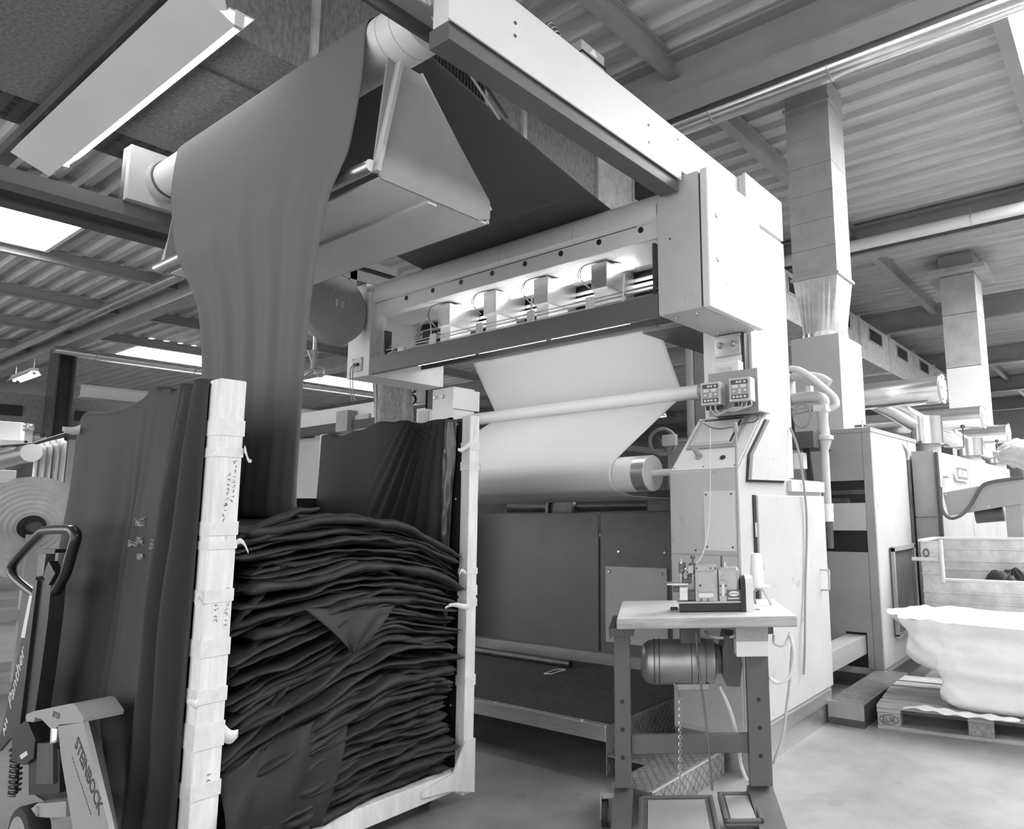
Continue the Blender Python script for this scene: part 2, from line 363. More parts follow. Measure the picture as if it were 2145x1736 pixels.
# ---- base cabinet under the web
o = thing('base_cabinet', 'dark grey steel base cabinet behind the platform under the lit web', 'cabinet', (-3.6, 4.6, .28))
MB().box(-4.95, -2.29, 4.385, 4.95, .28, 1.2).build('body', 'panel_grey', o)
MB().box(-4.95, -3.50, 4.37, 4.385, .34, 1.385, .004).build('front_panel', 'panel_grey', o)
MB().box(-3.48, -2.29, 4.37, 4.385, .34, 1.385, .004).build('front_panel', 'panel_grey', o)
MB().box(-3.42, -2.86, 4.352, 4.37, .42, .98, .004).build('cover_plate', 'grey_paint', o)
bolts(o, [(-3.38, 4.352, .94), (-2.90, 4.352, .94), (-3.38, 4.352, .46), (-2.90, 4.352, .46)], (0, -1, 0))
bolts(o, [(-3.30, 4.37, 1.09), (-2.88, 4.37, 1.09)], (0, -1, 0), .014)
# ---- platform
o = thing('operator_platform', 'ribbed steel operator platform with aluminium edge in front of the base cabinet', 'platform', (-3.7, 3.7, 0))
MB().box(-5.6, -2.46, 3.14, 4.36, .245, .262).build('deck_plate', 'grating', o)
r = MB()
for i in range(66): yy = 3.17+i*.0178; r.box(-5.6, -2.47, yy, yy+.008, .262, .266)
r.build('ribs', 'grating', o)['kind'] = 'stuff'
MB().box(-5.6, -2.44, 3.10, 3.145, .19, .27, .004).build('edge_profile', 'brushed', o)
MB().box(-5.6, -2.46, 4.30, 4.365, .262, .345).build('kick_board', 'mid_paint', o)
bolts(o, [(-4.02, 3.125, .27), (-3.3, 3.125, .27), (-2.62, 3.125, .27)], (0, 0, 1), .012, .006)
for x in (-5.3, -3.9, -2.6): MB().box(x, x+.06, 4.1, 4.16, 0, .245).build('leg', 'dark_steel', o)
for x in (-5.3, -3.9): MB().box(x, x+.06, 3.6, 3.66, 0, .245).build('leg', 'dark_steel', o)
# chequered steps at the platform's end
def checker(o, name, p, u, v, w, h, mtl='checker'):
    """plate with raised criss-cross ridges; p corner, u,v unit axes"""
    p = Vector(p); u = Vector(u); v = Vector(v); n = u.cross(v)
    pl = MB(); pl.obox(p+u*w/2+v*h/2-n*.003, u, v, n, w/2, h/2, .003); q = pl.build(name, mtl, o)
    r = MB(); s = .042; d1 = (u+v).normalized(); d2 = (u-v).normalized()
    def clip(c, d):
        lo, hi = -9., 9.
        for a, ext in ((u, w), (v, h)):
            x = (c-p).dot(a); k = d.dot(a)
            t0, t1 = (0.004-x)/k, (ext-.004-x)/k
            lo = max(lo, min(t0, t1)); hi = min(hi, max(t0, t1))
        return lo, hi
    K = int((w+h)/s)+2
    for d, e in ((d1, d2), (d2, d1)):
        for i in range(-K, K):
            c = p+u*w/2+v*h/2+e*(i*s*.9); lo, hi = clip(c, d)
            if hi-lo > .02: r.bar(c+d*lo+n*.0012, c+d*hi+n*.0012, .006, .0024, n)
    rr = r.build('ridges', mtl, q); rr['kind'] = 'stuff'
    return q
o = thing('step', 'chequer-plate step beside the ribbed platform under the sewing table', 'step', (-2.2, 3.1, 0))
checker(o, 'end_plate', (-2.432, 3.10, .02), (0, 1, 0), (0, 0, 1), .75, .25)
checker(o, 'tread', (-2.43, 3.10, .128), (1, 0, 0), (0, 1, 0), .47, .40); checker(o, 'tread', (-2.18, 2.82, .128), (1, 0, 0), (0, 1, 0), .22, .28)
checker(o, 'riser', (-1.955, 2.82, 0), (0, 1, 0), (0, 0, 1), .68, .126)
MB().box(-2.18, -1.962, 2.815, 2.822, 0, .126).build('front_plate', 'checker', o); MB().box(-2.185, -2.18, 2.82, 3.10, 0, .126).build('front_plate', 'checker', o)
MB().box(-1.972, -1.952, 2.82, 3.5, .118, .131, .003).build('nosing', 'brushed', o)
o = thing('step', 'low chequer-plate plinth between the console and the pallet', 'step', (-1.72, 5.2, 0))
checker(o, 'tread', (-1.815, 4.66, .148), (1, 0, 0), (0, 1, 0), .235, 1.05)
MB().box(-1.81, -1.585, 4.67, 5.66, .0, .141).build('body', 'dark_metal', o)
MB().box(-1.815, -1.58, 4.655, 4.668, .05, .147).build('front_plate', 'mid_paint', o)
# black tube left lying on the platform with a loop of string
a = at(1195, 1391, Z=.294); tb = thing('steel_tube', 'dark steel tube lying on the ribbed platform', 'tube', (-3.4, a.y, .266))
MB().lathe((-4.6, a.y+.01, .294), (1, -.004, 0), [(.027, 0), (.027, 4.6+a.x), (.021, 4.6+a.x), (.021, 4.5+a.x)], n=20).build('tube_wall', 'dark_metal', tb, smooth=True)
s = [at(*p, Z=.27) for p in ((1185, 1402), (1165, 1402), (1147, 1408), (1140, 1411), (1155, 1411), (1170, 1406), (1182, 1404))]
tag(MB().tube(s, .004, smooth=5).build('string_loop', 'thread', smooth=True), 'loop of white string beside the dark tube on the platform', 'string')

# ---- control console
XR = -1.82
c = thing('control_console', 'light grey control console with sloped screen panel beside the web', 'control console', (-2.05, 4.1, 0))
prof = [(3.51, .20), (3.51, 1.615), (3.87, 1.965), (4.17, 1.945), (4.17, 1.58), (4.74, 1.575), (4.74, .20)]
MB().yz(prof, -2.27, XR).build('housing', 'grey_paint', c)
MB().yz([(3.53, .13), (3.505, .20), (4.745, .20), (4.72, .13)], -2.272, XR+.005).build('skirt', 'brushed', c)
MB().box(-2.26, XR-.012, 3.54, 4.70, 0, .13).build('plinth', 'brushed', c)
MB().box(-2.262, -1.835, 3.502, 3.51, 1.15, 1.61, .002).build('front_plate', 'grey_paint', c)
MB().box(-2.262, -1.835, 3.504, 3.51, .22, 1.14, .002).build('front_plate', 'grey_paint', c)
MB().box(-2.035, -1.845, 3.496, 3.502, 1.17, 1.50).build('blank_plate', 'white_paint', c)
bolts(c, [(-2.02, 3.496, 1.48), (-1.86, 3.496, 1.48), (-2.02, 3.496, 1.19), (-1.86, 3.496, 1.19), (-2.1, 3.502, 1.17)], (0, -1, 0), .006, .005, 'dark_metal')
MB().cyl((-1.9, 3.505, .62), (-1.9, 3.497, .62), .014, n=14).build('cable_hole', 'black', c)
# sloped panel
s0 = Vector((0, 3.51, 1.615)); s1 = Vector((0, 3.87, 1.965)); sv = (s1-s0); SL = sv.length; sv.normalize(); sn = Vector((0, -sv.z, sv.y)); su = Vector((1, 0, 0))
def sp(x, t, h=0): return Vector((x, 0, 0))+s0+sv*t+sn*h
def slab(x0, x1, t0, t1, h0, h1, nm, m, bev=.002, par=None):
    return MB().obox(sp((x0+x1)/2, (t0+t1)/2, (h0+h1)/2), su, sv, sn, (x1-x0)/2, (t1-t0)/2, (h1-h0)/2, bev).build(nm, m, par or c)
slab(-2.262, -1.83, .01, SL-.005, 0, .006, 'sloped_plate', 'white_paint')
bz = slab(-2.235, -1.90, .19, .48, .006, .016, 'screen_bezel', 'mid_paint')
slab(-2.215, -1.925, .215, .455, .016, .019, 'bezel_step', 'grey_paint')
sc = slab(-2.195, -1.955, .235, .435, .019, .022, 'screen', 'screen')
slab(-1.948, -1.936, .23, .43, .019, .023, 'screen_slot', 'black')
slab(-2.2, -1.93, .446, .454, .016, .024, 'screen_slot', 'black')
MB().lathe(sp(-2.115, .12, .006), sn, [(.024, 0), (.024, .008), (.013, .012), (.017, .03), (.019, .055), (.014, .066)], n=18).build('selector_knob', 'mid_paint', c, smooth=True)
MB().lathe(sp(-1.95, .10, .006), sn, [(.018, 0), (.017, .006), (.012, .007)], n=18).build('round_button', 'black', c, smooth=True)
bolts(c, [sp(-2.25, .03, .006), sp(-2.05, .03, .006), sp(-1.85, .03, .006), sp(-2.25, SL-.03, .006), sp(-1.85, SL-.03, .006)], sn, .005, .003, 'dark_metal')
# side doors
dp = [(3.61, 1.56), (3.64, 1.70), (3.885, 1.925), (4.155, 1.90), (4.12, 1.565)]
MB().yz([(y-.012, z-.012 if z < 1.6 else z+.004) for y, z in dp], XR, XR+.008).build('door_gasket', 'rubber', c)
MB().yz([(y+.006, z) for y, z in dp], XR+.008, XR+.03).build('side_door', 'grey_paint', c)
dl = MB().box(XR, XR+.022, 3.70, 4.735, .23, 1.475, .006).build('side_door', 'grey_paint', c)
MB().box(XR, XR+.008, 3.672, 3.70, .28, 1.475).build('door_gasket', 'rubber', c)
MB().cyl((XR+.012, 3.684, 1.24), (XR+.012, 3.684, 1.32), .010, n=12).build('hinge', 'steel', c, smooth=True)
MB().cyl((XR+.012, 3.684, .45), (XR+.012, 3.684, .53), .010, n=12).build('hinge', 'steel', c, smooth=True)
MB().tube([(XR+.02, 4.60, .86), (XR+.07, 4.60, .86), (XR+.075, 4.605, .865), (XR+.075, 4.61, .985), (XR+.07, 4.605, .99), (XR+.02, 4.60, .99)], .007, 10).build('door_handle', 'grey_paint', c, smooth=True)
MB().box(XR, XR+.03, 4.17, 4.73, 1.50, 1.57, .003).build('top_rail', 'white_paint', c)
# cable hanging over console side
MB().tube([(XR+.04, 4.16, 1.90), (XR+.05, 4.24, 1.78), (XR+.045, 4.32, 1.58), (XR+.04, 4.36, 1.3), (XR+.035, 4.30, .9), (XR+.05, 4.22, .6), (XR+.04, 4.2, .4)], .008, smooth=8).build('cable', 'mid_paint', c, smooth=True)

# ---- tall column behind the console
k = thing('machine_column', 'tall pale sheet-steel machine column behind the electrical box', 'machine column', (-2.1, 4.3, 0))
MB().box(-2.3, -1.975, 4.0, 4.58, 0, 3.585).build('column_body', 'white_paint', k)
zg = at(1637.6, 506.3, X=-1.95).z
MB().box(-1.975, -1.95, 4.005, 4.585, zg+.012, 3.60, .004).build('upper_cover', 'white_paint', k)
MB().box(-1.975, -1.95, 4.005, 4.585, 1.6, zg-.012, .004).build('lower_cover', 'white_paint', k)
bolts(k, [(-1.95, 4.05, 3.52), (-1.95, 4.54, 3.34), (-1.95, 4.54, 2.9), (-1.95, 4.54, 2.3)], (1, 0, 0), .008, .004)
MB().box(-2.16, -1.985, 3.93, 4.0, 1.95, 2.5).build('front_post', 'white_paint', k)
MB().box(-2.165, -1.982, 3.905, 3.93, 2.36, 2.485, .003).build('clamp_plate', 'brushed', k)
bolts(k, [(-2.12, 3.905, 2.43), (-2.03, 3.905, 2.43)], (0, -1, 0), .02, .03)
MB().box(-1.98, -1.965, 3.93, 3.99, 2.0, 2.5).build('cable_slot', 'black', k)
# ---- electrical box
e = thing('electrical_box', 'large wall-type electrical box with two locks hanging on the column', 'electrical box', (-2.03, 3.63, 2.506))
MB().box(-2.19, -1.905, 3.30, 3.97, 2.506, 3.315, .006).build('box_body', 'grey_paint', e)
MB().box(-1.905, -1.893, 3.312, 3.958, 2.518, 3.30).build('door_gasket', 'rubber', e)
dr = MB().box(-1.893, -1.845, 3.297, 3.973, 2.503, 3.318, .008).build('door', 'white_paint', e)
for z in (3.06, 2.80): MB().lathe((-1.845, 3.40, z), (1, 0, 0), [(.017, 0), (.016, .006), (.011, .008), (.006, .008)], n=16).build('lock', 'steel', dr, smooth=True)
text('4', .085, (-1.8445, 3.46, 2.635), (0, 1, 0), (0, 0, 1), 'pale_ink', dr, 'pencil_mark', .0003, shear=.3, bold=-.003)
for y, x in ((3.38, -2.12), (3.38, -1.98), (3.85, -2.1), (3.85, -1.98)): MB().lathe((x, y, 2.506), (0, 0, -1), [(.01, 0), (.009, .012), (.005, .014)], n=12).build('plug', 'steel', e, smooth=True)
MB().cyl((-2.1, 3.36, 2.95), (-2.1, 3.297, 2.95), .006, n=8).build('screw', 'dark_metal', e)

# ---- two digital control boxes and one clear box
def ctrl(name, label, c0, w, h, d, a, clear=False):
    """c0 = front face centre; a = facing angle about z"""
    o = thing(name, label, 'control box', c0); n = Vector((math.sin(a), -math.cos(a), 0)); u = Vector((math.cos(a), math.sin(a), 0)); z = Vector((0, 0, 1)); c0 = Vector(c0)
    MB().obox(c0-n*d/2, u, n, z, w/2, d/2, h/2, .006).build('case', 'white_paint' if clear else 'grey_paint', o)
    def pl(x, y, ww, hh, m, nm, t=.0015, k=.001): return MB().obox(c0+u*x*w+z*y*h+n*(t/2+k-.001), u, n, z, ww*w/2, t/2, hh*h/2).build(nm, m, o)
    if clear:
        pl(0, 0, .8, .7, 'screen', 'window'); pl(0, .02, .5, .35, 'grey_paint', 'display', .002, .002); return o
    pl(0, .0, .78, .80, 'mid_paint', 'keypad')
    pl(0, .31, .78, .17, 'dark_steel', 'key_strip', .0025); pl(0, -.31, .78, .17, 'dark_steel', 'key_strip', .0025)
    for x in (-.2, .17): pl(x, .13, .27, .13, 'white_paint', 'display', .003, .001)
    for x, y in ((-.1, .31), (.05, .31), (.25, .31), (-.27, -.31), (-.1, -.31), (.06, -.31), (.25, -.31), (-.25, -.07), (.26, -.05), (.01, -.03), (.01, -.13)): pl(x, y, .11, .08, 'white_paint', 'key', .004, .001)
    for sx in (-.44, .44):
        for sy in (-.44, .44): MB().cyl(c0+u*sx*w+z*sy*h, c0+u*sx*w+z*sy*h+n*.002, .004, n=8).build('screw', 'steel', o)
    for sx in (-.3, -.05, .2, .38): MB().cyl(c0-n*d*.5+u*sx*w-z*h/2, c0-n*d*.5+u*sx*w-z*(h/2+.025), .010, n=10).build('cable_gland', 'black', o, smooth=True)
    return o
q = at(1488, 824, Y=3.62); ctrl('control_box', 'small digital keypad box mounted nearest the bar roller end', q, .128, .137, .085, .12)
q = at(1549, 815, Y=3.62); ctrl('control_box', 'small digital keypad box mounted close to the tall column', q, .132, .140, .085, .12)
q = at(1520, 778, Y=3.80); ctrl('control_box', 'pale box with clear window behind the two keypad boxes', q, .17, .13, .09, .12, True)
br = thing('control_box_bracket', 'grey sheet bracket carrying the two keypad boxes above the console', 'bracket', (-1.95, 3.73, 1.97))
MB().box(-2.12, -1.79, 3.735, 3.742, 1.955, 2.22).build('back_plate', 'mid_paint', br)
MB().box(-2.12, -1.79, 3.742, 3.90, 1.962, 1.97).build('foot', 'mid_paint', br)
for i, (x0, x1) in enumerate(((-2.06, -1.98), (-2.03, -1.97), (-1.83, -1.96), (-1.80, -1.95), (-1.86, -1.965))):
    MB().tube([(x0, 3.66, 2.02), (x0, 3.655, 1.985), ((x0+x1)/2, 3.65, 1.95+.008*i), (x1, 3.68, 1.975), (x1, 3.75, 1.985)], .006, smooth=6).build('cable', 'grey_paint', br, smooth=True)

# ---- scanner unit (camera bridge) across the web
s = thing('scanner_bridge', 'white scanner bridge with rounded cover and row of sensors across the web', 'scanner', (-3.6, 3.7, 2.5))
XL, XE = -4.985, -2.195
MB().box(-5.29, XL-.012, 3.30, 4.04, 2.50, 3.20, .004).build('end_housing', 'white_paint', s)
MB().box(XL-.012, XL, 3.30, 4.04, 2.50, 3.245).build('cheek_plate', 'white_paint', s)
cb = MB().box(-5.20, -5.07, 3.288, 3.30, 2.545, 2.66, .002).build('cable_plate', 'grey_paint', s)
bolts(s, [(-5.19, 3.288, 2.555), (-5.08, 3.288, 2.555), (-5.19, 3.288, 2.65), (-5.08, 3.288, 2.65)], (0, -1, 0), .008, .006)
for x in (-5.15, -5.115): MB().lathe((x, 3.29, 2.60), (0, -1, 0), [(.013, 0), (.013, .02), (.008, .022)], n=12).build('cable_gland', 'black', s, smooth=True)
for x in (-5.15, -5.115): MB().tube([(x, 3.27, 2.60), (x-.01, 3.25, 2.56), (x-.005, 3.25, 2.45), (x+.01, 3.25, 2.36), (x+.02, 3.26, 2.30)], .005, smooth=6).build('cable', 'mid_paint', s, smooth=True)
MB().box(XL, XE, 3.30, 3.335, 2.505, 2.640, .002).build('front_beam', 'panel_grey', s)
# rounded cover, in three sheets
pr = [(y_, z_+.012) for y_, z_ in [(3.60, 3.31), (3.47, 3.305), (3.38, 3.275), (3.325, 3.225), (3.302, 3.165), (3.305, 3.115), (3.33, 3.09), (3.345, 3.10), (3.325, 3.125), (3.322, 3.165), (3.345, 3.215), (3.39, 3.26), (3.47, 3.285), (3.60, 3.29)]]
xs = [XL, at(1055, 545, Y=3.35).x, at(1208, 500, Y=3.35).x, XE]
for a, b in zip(xs, xs[1:]): MB().yz(pr, a+.0015, b-.0015).build('cover_sheet', 'white_paint', s, smooth=True)
MB().box(XL, XE, 3.345, 3.36, 3.00, 3.105).build('perforated_strip', 'white_paint', s)
for px, py in ((851.6, 621.2), (907, 605), (966, 587.5), (1031, 569), (1100, 549), (1175, 527.5), (1255, 503.5), (1342.4, 478)):
    q = at(px, py, Y=3.345); q.z -= .012; MB().cyl((q.x, 3.346, q.z), (q.x, 3.341, q.z), .019, n=20).build('round_hole', 'black', s)
MB().yz([(3.36, 3.02), (3.62, 2.97), (3.80, 3.01), (3.80, 3.03), (3.62, 2.99), (3.36, 3.04)], XL, XE).build('reflector_sheet', 'white_paint', s)
MB().box(XL, XE, 3.80, 3.815, 2.62, 3.29).build('back_screen', 'black', s)
for i, z in enumerate((2.93, 2.885, 2.85)): MB().box(XL, XE, 3.74-.01*i, 3.76-.01*i, z-.012, z+.012).build('guide_strip', 'brushed', s)
MB().box(XL, XE, 3.77, 3.79, 2.955, 2.972).build('guide_strip', 'black', s)
for x0, x1 in ((-4.3, -3.75), (-3.65, -3.1), (-3.0, -2.55)):
    MB().cyl((x0, 3.56, 2.955), (x1, 3.56, 2.955), .014, n=12).build('fluorescent_tube', 'tube_in', s, smooth=True)
for x0, x1 in ((-4.55, -3.9), (-3.85, -3.2), (-3.15, -2.5)):
    MB().cyl((x0, 3.44, 2.549), (x1, 3.44, 2.549), .009, n=12).build('fluorescent_tube', 'tube_low', s, smooth=True)
MB().box(XL, XE, 3.36, 3.43, 2.56, 2.575).build('lamp_tray', 'white_paint', s)
MB().box(XL+.05, XE, 3.36, 3.42, 2.628, 2.655, .003).build('rail', 'white_paint', s)
for y, z in ((3.37, 2.70), (3.39, 2.73), (3.38, 2.675)):
    MB().cyl((XL+.12, y, z), (XE-.02, y, z), .005, n=8).build('guide_rod', 'steel', s, smooth=True)
for px in (815, 1378):
    q = at(px, 700 if px < 900 else 590, Y=3.40); MB().box(q.x-.01, q.x+.01, 3.36, 3.42, 2.62, 2.86 if px < 900 else 2.98).build('end_bracket', 'dark_metal', s)
q = at(830, 716, Y=3.40); MB().lathe((q.x, 3.40, 2.68), (1, 0, 0), [(.028, 0), (.03, .01), (.03, .05), (.02, .055)], n=16).build('drive_motor', 'dark_metal', s, smooth=True); MB().box(q.x+.06, q.x+.14, 3.37, 3.43, 2.645, 2.71).build('gear_block', 'white_paint', s)
# sensor heads
def sensor(pxl, pxr, yt, yb, big=True):
    """front face spans pxl..pxr at its front plane"""
    Y0 = 3.44; a = at(pxl, yt, Y=Y0); b = at(pxr, yb, Y=Y0)
    o = MB().box(a.x, b.x, Y0, Y0+.30, b.z, a.z, .004).build('sensor_head', 'brushed', s)
    MB().box(a.x+.01, b.x-.01, Y0+.02, Y0+.22, 2.655, b.z).build('sensor_carriage', 'white_paint', o)
    MB().cyl((b.x-.02, Y0+.03, a.z+.012), (b.x+.05, Y0+.10, a.z+.012), .013, n=10).build('cable_plug', 'black', o, smooth=True)
    MB().tube([(b.x-.03, Y0+.02, a.z+.012), (a.x-.03, Y0-.03, a.z-.005), (a.x-.05, Y0-.05, (a.z+b.z)/2), (a.x, Y0-.04, b.z+.01)], .003, smooth=8).build('cable', 'dark_metal', o, smooth=True)
    MB().tube([(b.x-.03, Y0+.02, a.z+.012), (a.x-.045, Y0-.03, a.z-.01), (a.x-.065, Y0-.05, (a.z+b.z)/2), (a.x+.02, Y0-.04, b.z)], .003, smooth=8).build('cable', 'grey_paint', o, smooth=True)
    MB().box(a.x+.03, a.x+.09, 3.345, 3.36, 2.655, 2.735).build('carriage_tab', 'white_paint', o)
sensor(918, 941, 640, 680); sensor(1013, 1038, 613, 655); sensor(1118, 1147, 586, 633); sensor(1238, 1271, 555, 600)
q = at(893, 660, Y=3.44); ob = MB().box(q.x-.04, q.x+.04, 3.44, 3.52, 2.72, 2.81, .004).build('sensor_head', 'black', s)
MB().box(q.x-.12, q.x-.05, 3.44, 3.50, 2.71, 2.76).build('small_sensor', 'dark_metal', s)
MB().tube([(q.x-.1, 3.45, 2.76), (q.x-.07, 3.45, 2.87), (q.x+.02, 3.45, 2.89), (q.x+.05, 3.45, 2.80), (q.x+.04, 3.44, 2.70)], .005, smooth=8).build('cable', 'mid_paint', s, smooth=True)
for px, py in ((1112, 625), (1305, 580)):
    q = at(px, py, Y=3.37); MB().cyl((q.x, 3.37, 2.66), (q.x+.01, 3.37, 2.84), .007, n=8).build('upright_rod', 'white_paint', s)
# left machine leg carrying bridge and bar
l = thing('machine_column', 'white machine column at the far end of the bar roller', 'machine column', (-4.9, 4.2, .28))
MB().box(-5.15, -4.86, 4.06, 4.295, .268, 2.497, .004).build('column_body', 'white_paint', l)
MB().box(-4.86, -4.845, 4.04, 4.34, 2.3, 2.48).build('clamp_plate', 'white_paint', l)
bolts(l, [(-5.1, 4.06, 2.42), (-5.0, 4.06, 2.42)], (0, -1, 0), .016, .02)

# ---- bar roller, lower roller
b = thing('bar_roller', 'shiny white bar roller pressed against the lit web', 'roller', (-3.6, 4.22, 2.15))
MB().cyl((-4.84, 4.235, 2.215), (-2.47, 4.235, 2.215), .052, n=32).build('roller_tube', 'white_paint', b, smooth=True)
MB().cyl((-2.47, 4.235, 2.215), (-2.43, 4.235, 2.215), .05, n=24).build('end_ring', 'mid_paint', b, smooth=True)
MB().cyl((-2.43, 4.235, 2.215), (-2.302, 4.235, 2.215), .025, n=16).build('journal', 'steel', b, smooth=True)
r = thing('lower_roller', 'large lower roller with white end band under the lit web', 'roller', (-3.4, 3.56, 1.5))
MB().cyl((-4.8, 3.565, 1.62), (-2.66, 3.565, 1.62), .104, n=40).build('roller_tube', 'dark_metal', r, smooth=True)
MB().cyl((-2.66, 3.565, 1.62), (-2.52, 3.565, 1.62), .110, n=40).build('end_band', 'white_paint', r, smooth=True)
MB().cyl((-2.52, 3.565, 1.62), (-2.43, 3.565, 1.62), .111, n=40).build('end_band', 'brushed', r, smooth=True)
MB().lathe((-2.43, 3.565, 1.62), (1, 0, 0), [(.111, 0), (.108, .006), (.098, .004), (.03, .004)], n=40).build('end_cap', 'grey_paint', r, smooth=True)
MB().cyl((-2.43, 3.565, 1.62), (-2.262, 3.565, 1.62), .022, n=20).build('shaft', 'grey_paint', r, smooth=True)
# dark drive parts above the base cabinet
d = thing('drive_unit', 'dark drive motor and gear housing on the base cabinet behind the lower roller', 'drive unit', (-3.3, 4.6, 1.36))
MB().box(-3.1, -2.62, 4.45, 4.75, 1.2, 1.55, .02).build('gear_housing', 'dark_metal', d)
MB().lathe((-4.05, 4.55, 1.42), (0, -1, 0), [(.17, -.2), (.17, 0), (.15, .03), (.12, .03), (.11, .0), (.05, .0)], n=28).build('motor_ring', 'dark_metal', d, smooth=True)
MB().cyl((-4.7, 4.6, 1.44), (-2.65, 4.6, 1.44), .05, n=16).build('drive_shaft', 'dark_metal', d, smooth=True)
MB().box(-2.62, -2.45, 4.50, 4.62, 1.2, 1.46).build('bearing_block', 'mid_paint', d)
# handwheel with small dial between web and console
h = thing('handwheel', 'spoked handwheel with a small white dial box left of the console', 'handwheel', (-2.6, 4.5, 1.6))
hc = at(1388, 925, Y=4.35); ax = Vector((.55, -.8, .05)).normalized()
w = MB(); uu = ax.orthogonal().normalized(); vv = ax.cross(uu)
w.tube([hc+(uu*math.cos(t)+vv*math.sin(t))*.095 for t in [i*2*math.pi/32 for i in range(33)]], .014, 10); w.build('rim', 'mid_paint', h, smooth=True)
for i in range(5):
    t = i*2*math.pi/5; MB().cyl(hc, hc+(uu*math.cos(t)+vv*math.sin(t))*.09, .008, n=8).build('spoke', 'dark_metal', h)
MB().cyl(hc-ax*.05, hc+ax*.03, .022, n=14).build('hub', 'dark_metal', h, smooth=True)
MB().cyl(hc, (-2.29, 4.40, hc.z), .018, n=12).build('spindle', 'steel', h, smooth=True)
q = at(1403, 922, Y=4.2); MB().obox(q, Vector((1, 0, 0)), Vector((0, 1, 0)), Vector((0, 0, 1)), .055, .02, .04, .004).build('dial_box', 'white_paint', h)
# vertical pipe and post behind the web, seen beside the console
v = thing('drain_pipe', 'bent vertical pipe standing behind the web next to the column', 'pipe', (-2.75, 5.5, 1.3))
q0 = at(1449, 870, Y=5.2); MB().tube([(q0.x, 5.2, 0.0), (q0.x, 5.2, 2.85), (q0.x-.02, 5.2, 2.95), (q0.x-.1, 5.2, 3.08), (q0.x-.22, 5.2, 3.2), (q0.x-.4, 5.2, 3.3)], .042, 16).build('pipe_body', 'grey_paint', v, smooth=True)
tag(MB().box(q0.x+.05, q0.x+.16, 5.18, 5.3, 0, 3.3).build('steel_post', 'mid_paint'), 'grey steel post right beside the bent vertical pipe', 'post')
# ---- handle lever pipe under bridge: perforated support plate seen below the electrical box
u = thing('support_plate', 'dark perforated support plate under the bridge beside the electrical box', 'support plate', (-2.4, 4.1, 2.5))
MB().box(-2.62, -2.20, 3.75, 4.6, 2.56, 2.58).build('plate', 'dark_steel', u)
MB().box(-2.24, -2.20, 3.7, 4.6, 2.54, 2.56).build('toothed_strip', 'brushed', u)

# ---- overhead beams
B = thing('overhead_beam', 'long white overhead beam running forward from the machine column', 'beam', (-2.1, 2.2, 3.27))
MB().box(-2.12, -2.01, 1.62, 3.27, 3.285, 3.565, .004).build('beam_body', 'white_paint', B); MB().box(-2.17, -2.01, 3.27, 3.99, 3.33, 3.565, .004).build('beam_body', 'white_paint', B)
MB().box(-2.01, -2.0, 3.28, 3.99, 3.33, 3.567).build('side_cover', 'white_paint', B)
MB().box(-2.01, -2.0, 1.60, 3.28, 3.272, 3.567, .002).build('side_cover', 'white_paint', B)
MB().box(-2.14, -2.02, 1.62, 3.27, 3.205, 3.283, .003).build('lower_channel', 'slate_paint', B)
for y, z in ((1.95, 3.46), (1.95, 3.40), (2.95, 3.46), (2.95, 3.36), (3.25, 3.51)): MB().cyl((-2.0, y, z), (-1.997, y, z), .008, n=10).build('screw', 'dark_metal', B)
jb = thing('junction_box', 'grey junction box with a warning triangle on top of the overhead beam', 'junction box', (-2.1, 2.6, 3.567))
q = at(1230, 105, X=-2.06); MB().box(-2.16, -2.02, q.y-.09, q.y+.09, 3.567, 3.67, .008).build('case', 'mid_paint', jb); MB().box(-2.17, -2.01, q.y-.095, q.y+.095, 3.60, 3.605).build('lid_joint', 'black', jb)
MB().yz([(q.y-.03, 3.625), (q.y+.03, 3.625), (q.y, 3.662)], -2.02, -2.0185).build('warning_sticker', 'white_paint', jb)
for i in range(4): MB().tube([(-2.1, q.y-.08, 3.62), (-2.1, q.y-.15-.02*i, 3.68+.01*i), (-2.1, q.y-.22-.02*i, 3.62), (-2.1, q.y-.27, 3.575)], .005, smooth=6).build('cable', 'dark_metal', jb, smooth=True)
L2 = thing('overhead_beam', 'slim dark overhead rail carrying the far end of the top roller', 'beam', (-5.15, 2.3, 3.2))
zb = at(300, 437, X=-5.1).z
MB().box(-5.2, -5.06, .2, 3.6, zb-.09, zb, .003).build('rail_body', 'panel_grey', L2)
MB().box(-5.2, -5.06, 3.3, 3.45, zb-.5 if zb-.5 > 3.2 else 3.2, zb-.09).build('foot', 'white_paint', L2)

# ---- top roller
T = thing('top_roller', 'top roller with bare white drum end carrying the grey web', 'roller', (-3.8, 1.8, 3.43))
YR, ZR, RR = 1.80, 3.545, .122
MB().cyl((-4.98, YR, ZR), (-2.66, YR, ZR), RR-.003, n=40).build('drum', 'white_paint', T, smooth=True)
MB().cyl((-2.66, YR, ZR), (-2.40, YR, ZR), RR, n=40).build('drum_end', 'white_paint', T, smooth=True)
for x in (-2.60, -2.50): MB().cyl((x-.0015, YR, ZR), (x+.0015, YR, ZR), RR+.0008, n=40).build('groove', 'mid_paint', T)
MB().cyl((-5.0, YR, ZR), (-4.93, YR, ZR), RR+.012, n=40).build('end_flange', 'grey_paint', T, smooth=True)
MB().cyl((-4.93, YR, ZR), (-4.915, YR, ZR), RR+.004, n=40).build('end_flange', 'dark_metal', T, smooth=True)
MB().cyl((-2.40, YR, ZR), (-2.17, YR, ZR), .03, n=16).build('journal', 'steel', T, smooth=True)
MB().box(-5.06, -5.0, 1.58, 2.02, zb, ZR+.18, .004).build('bearing_plate', 'grey_paint', T)
MB().box(-5.12, -5.06, 1.58, 1.62, zb, ZR+.18).build('bearing_flange', 'dark_metal', T)
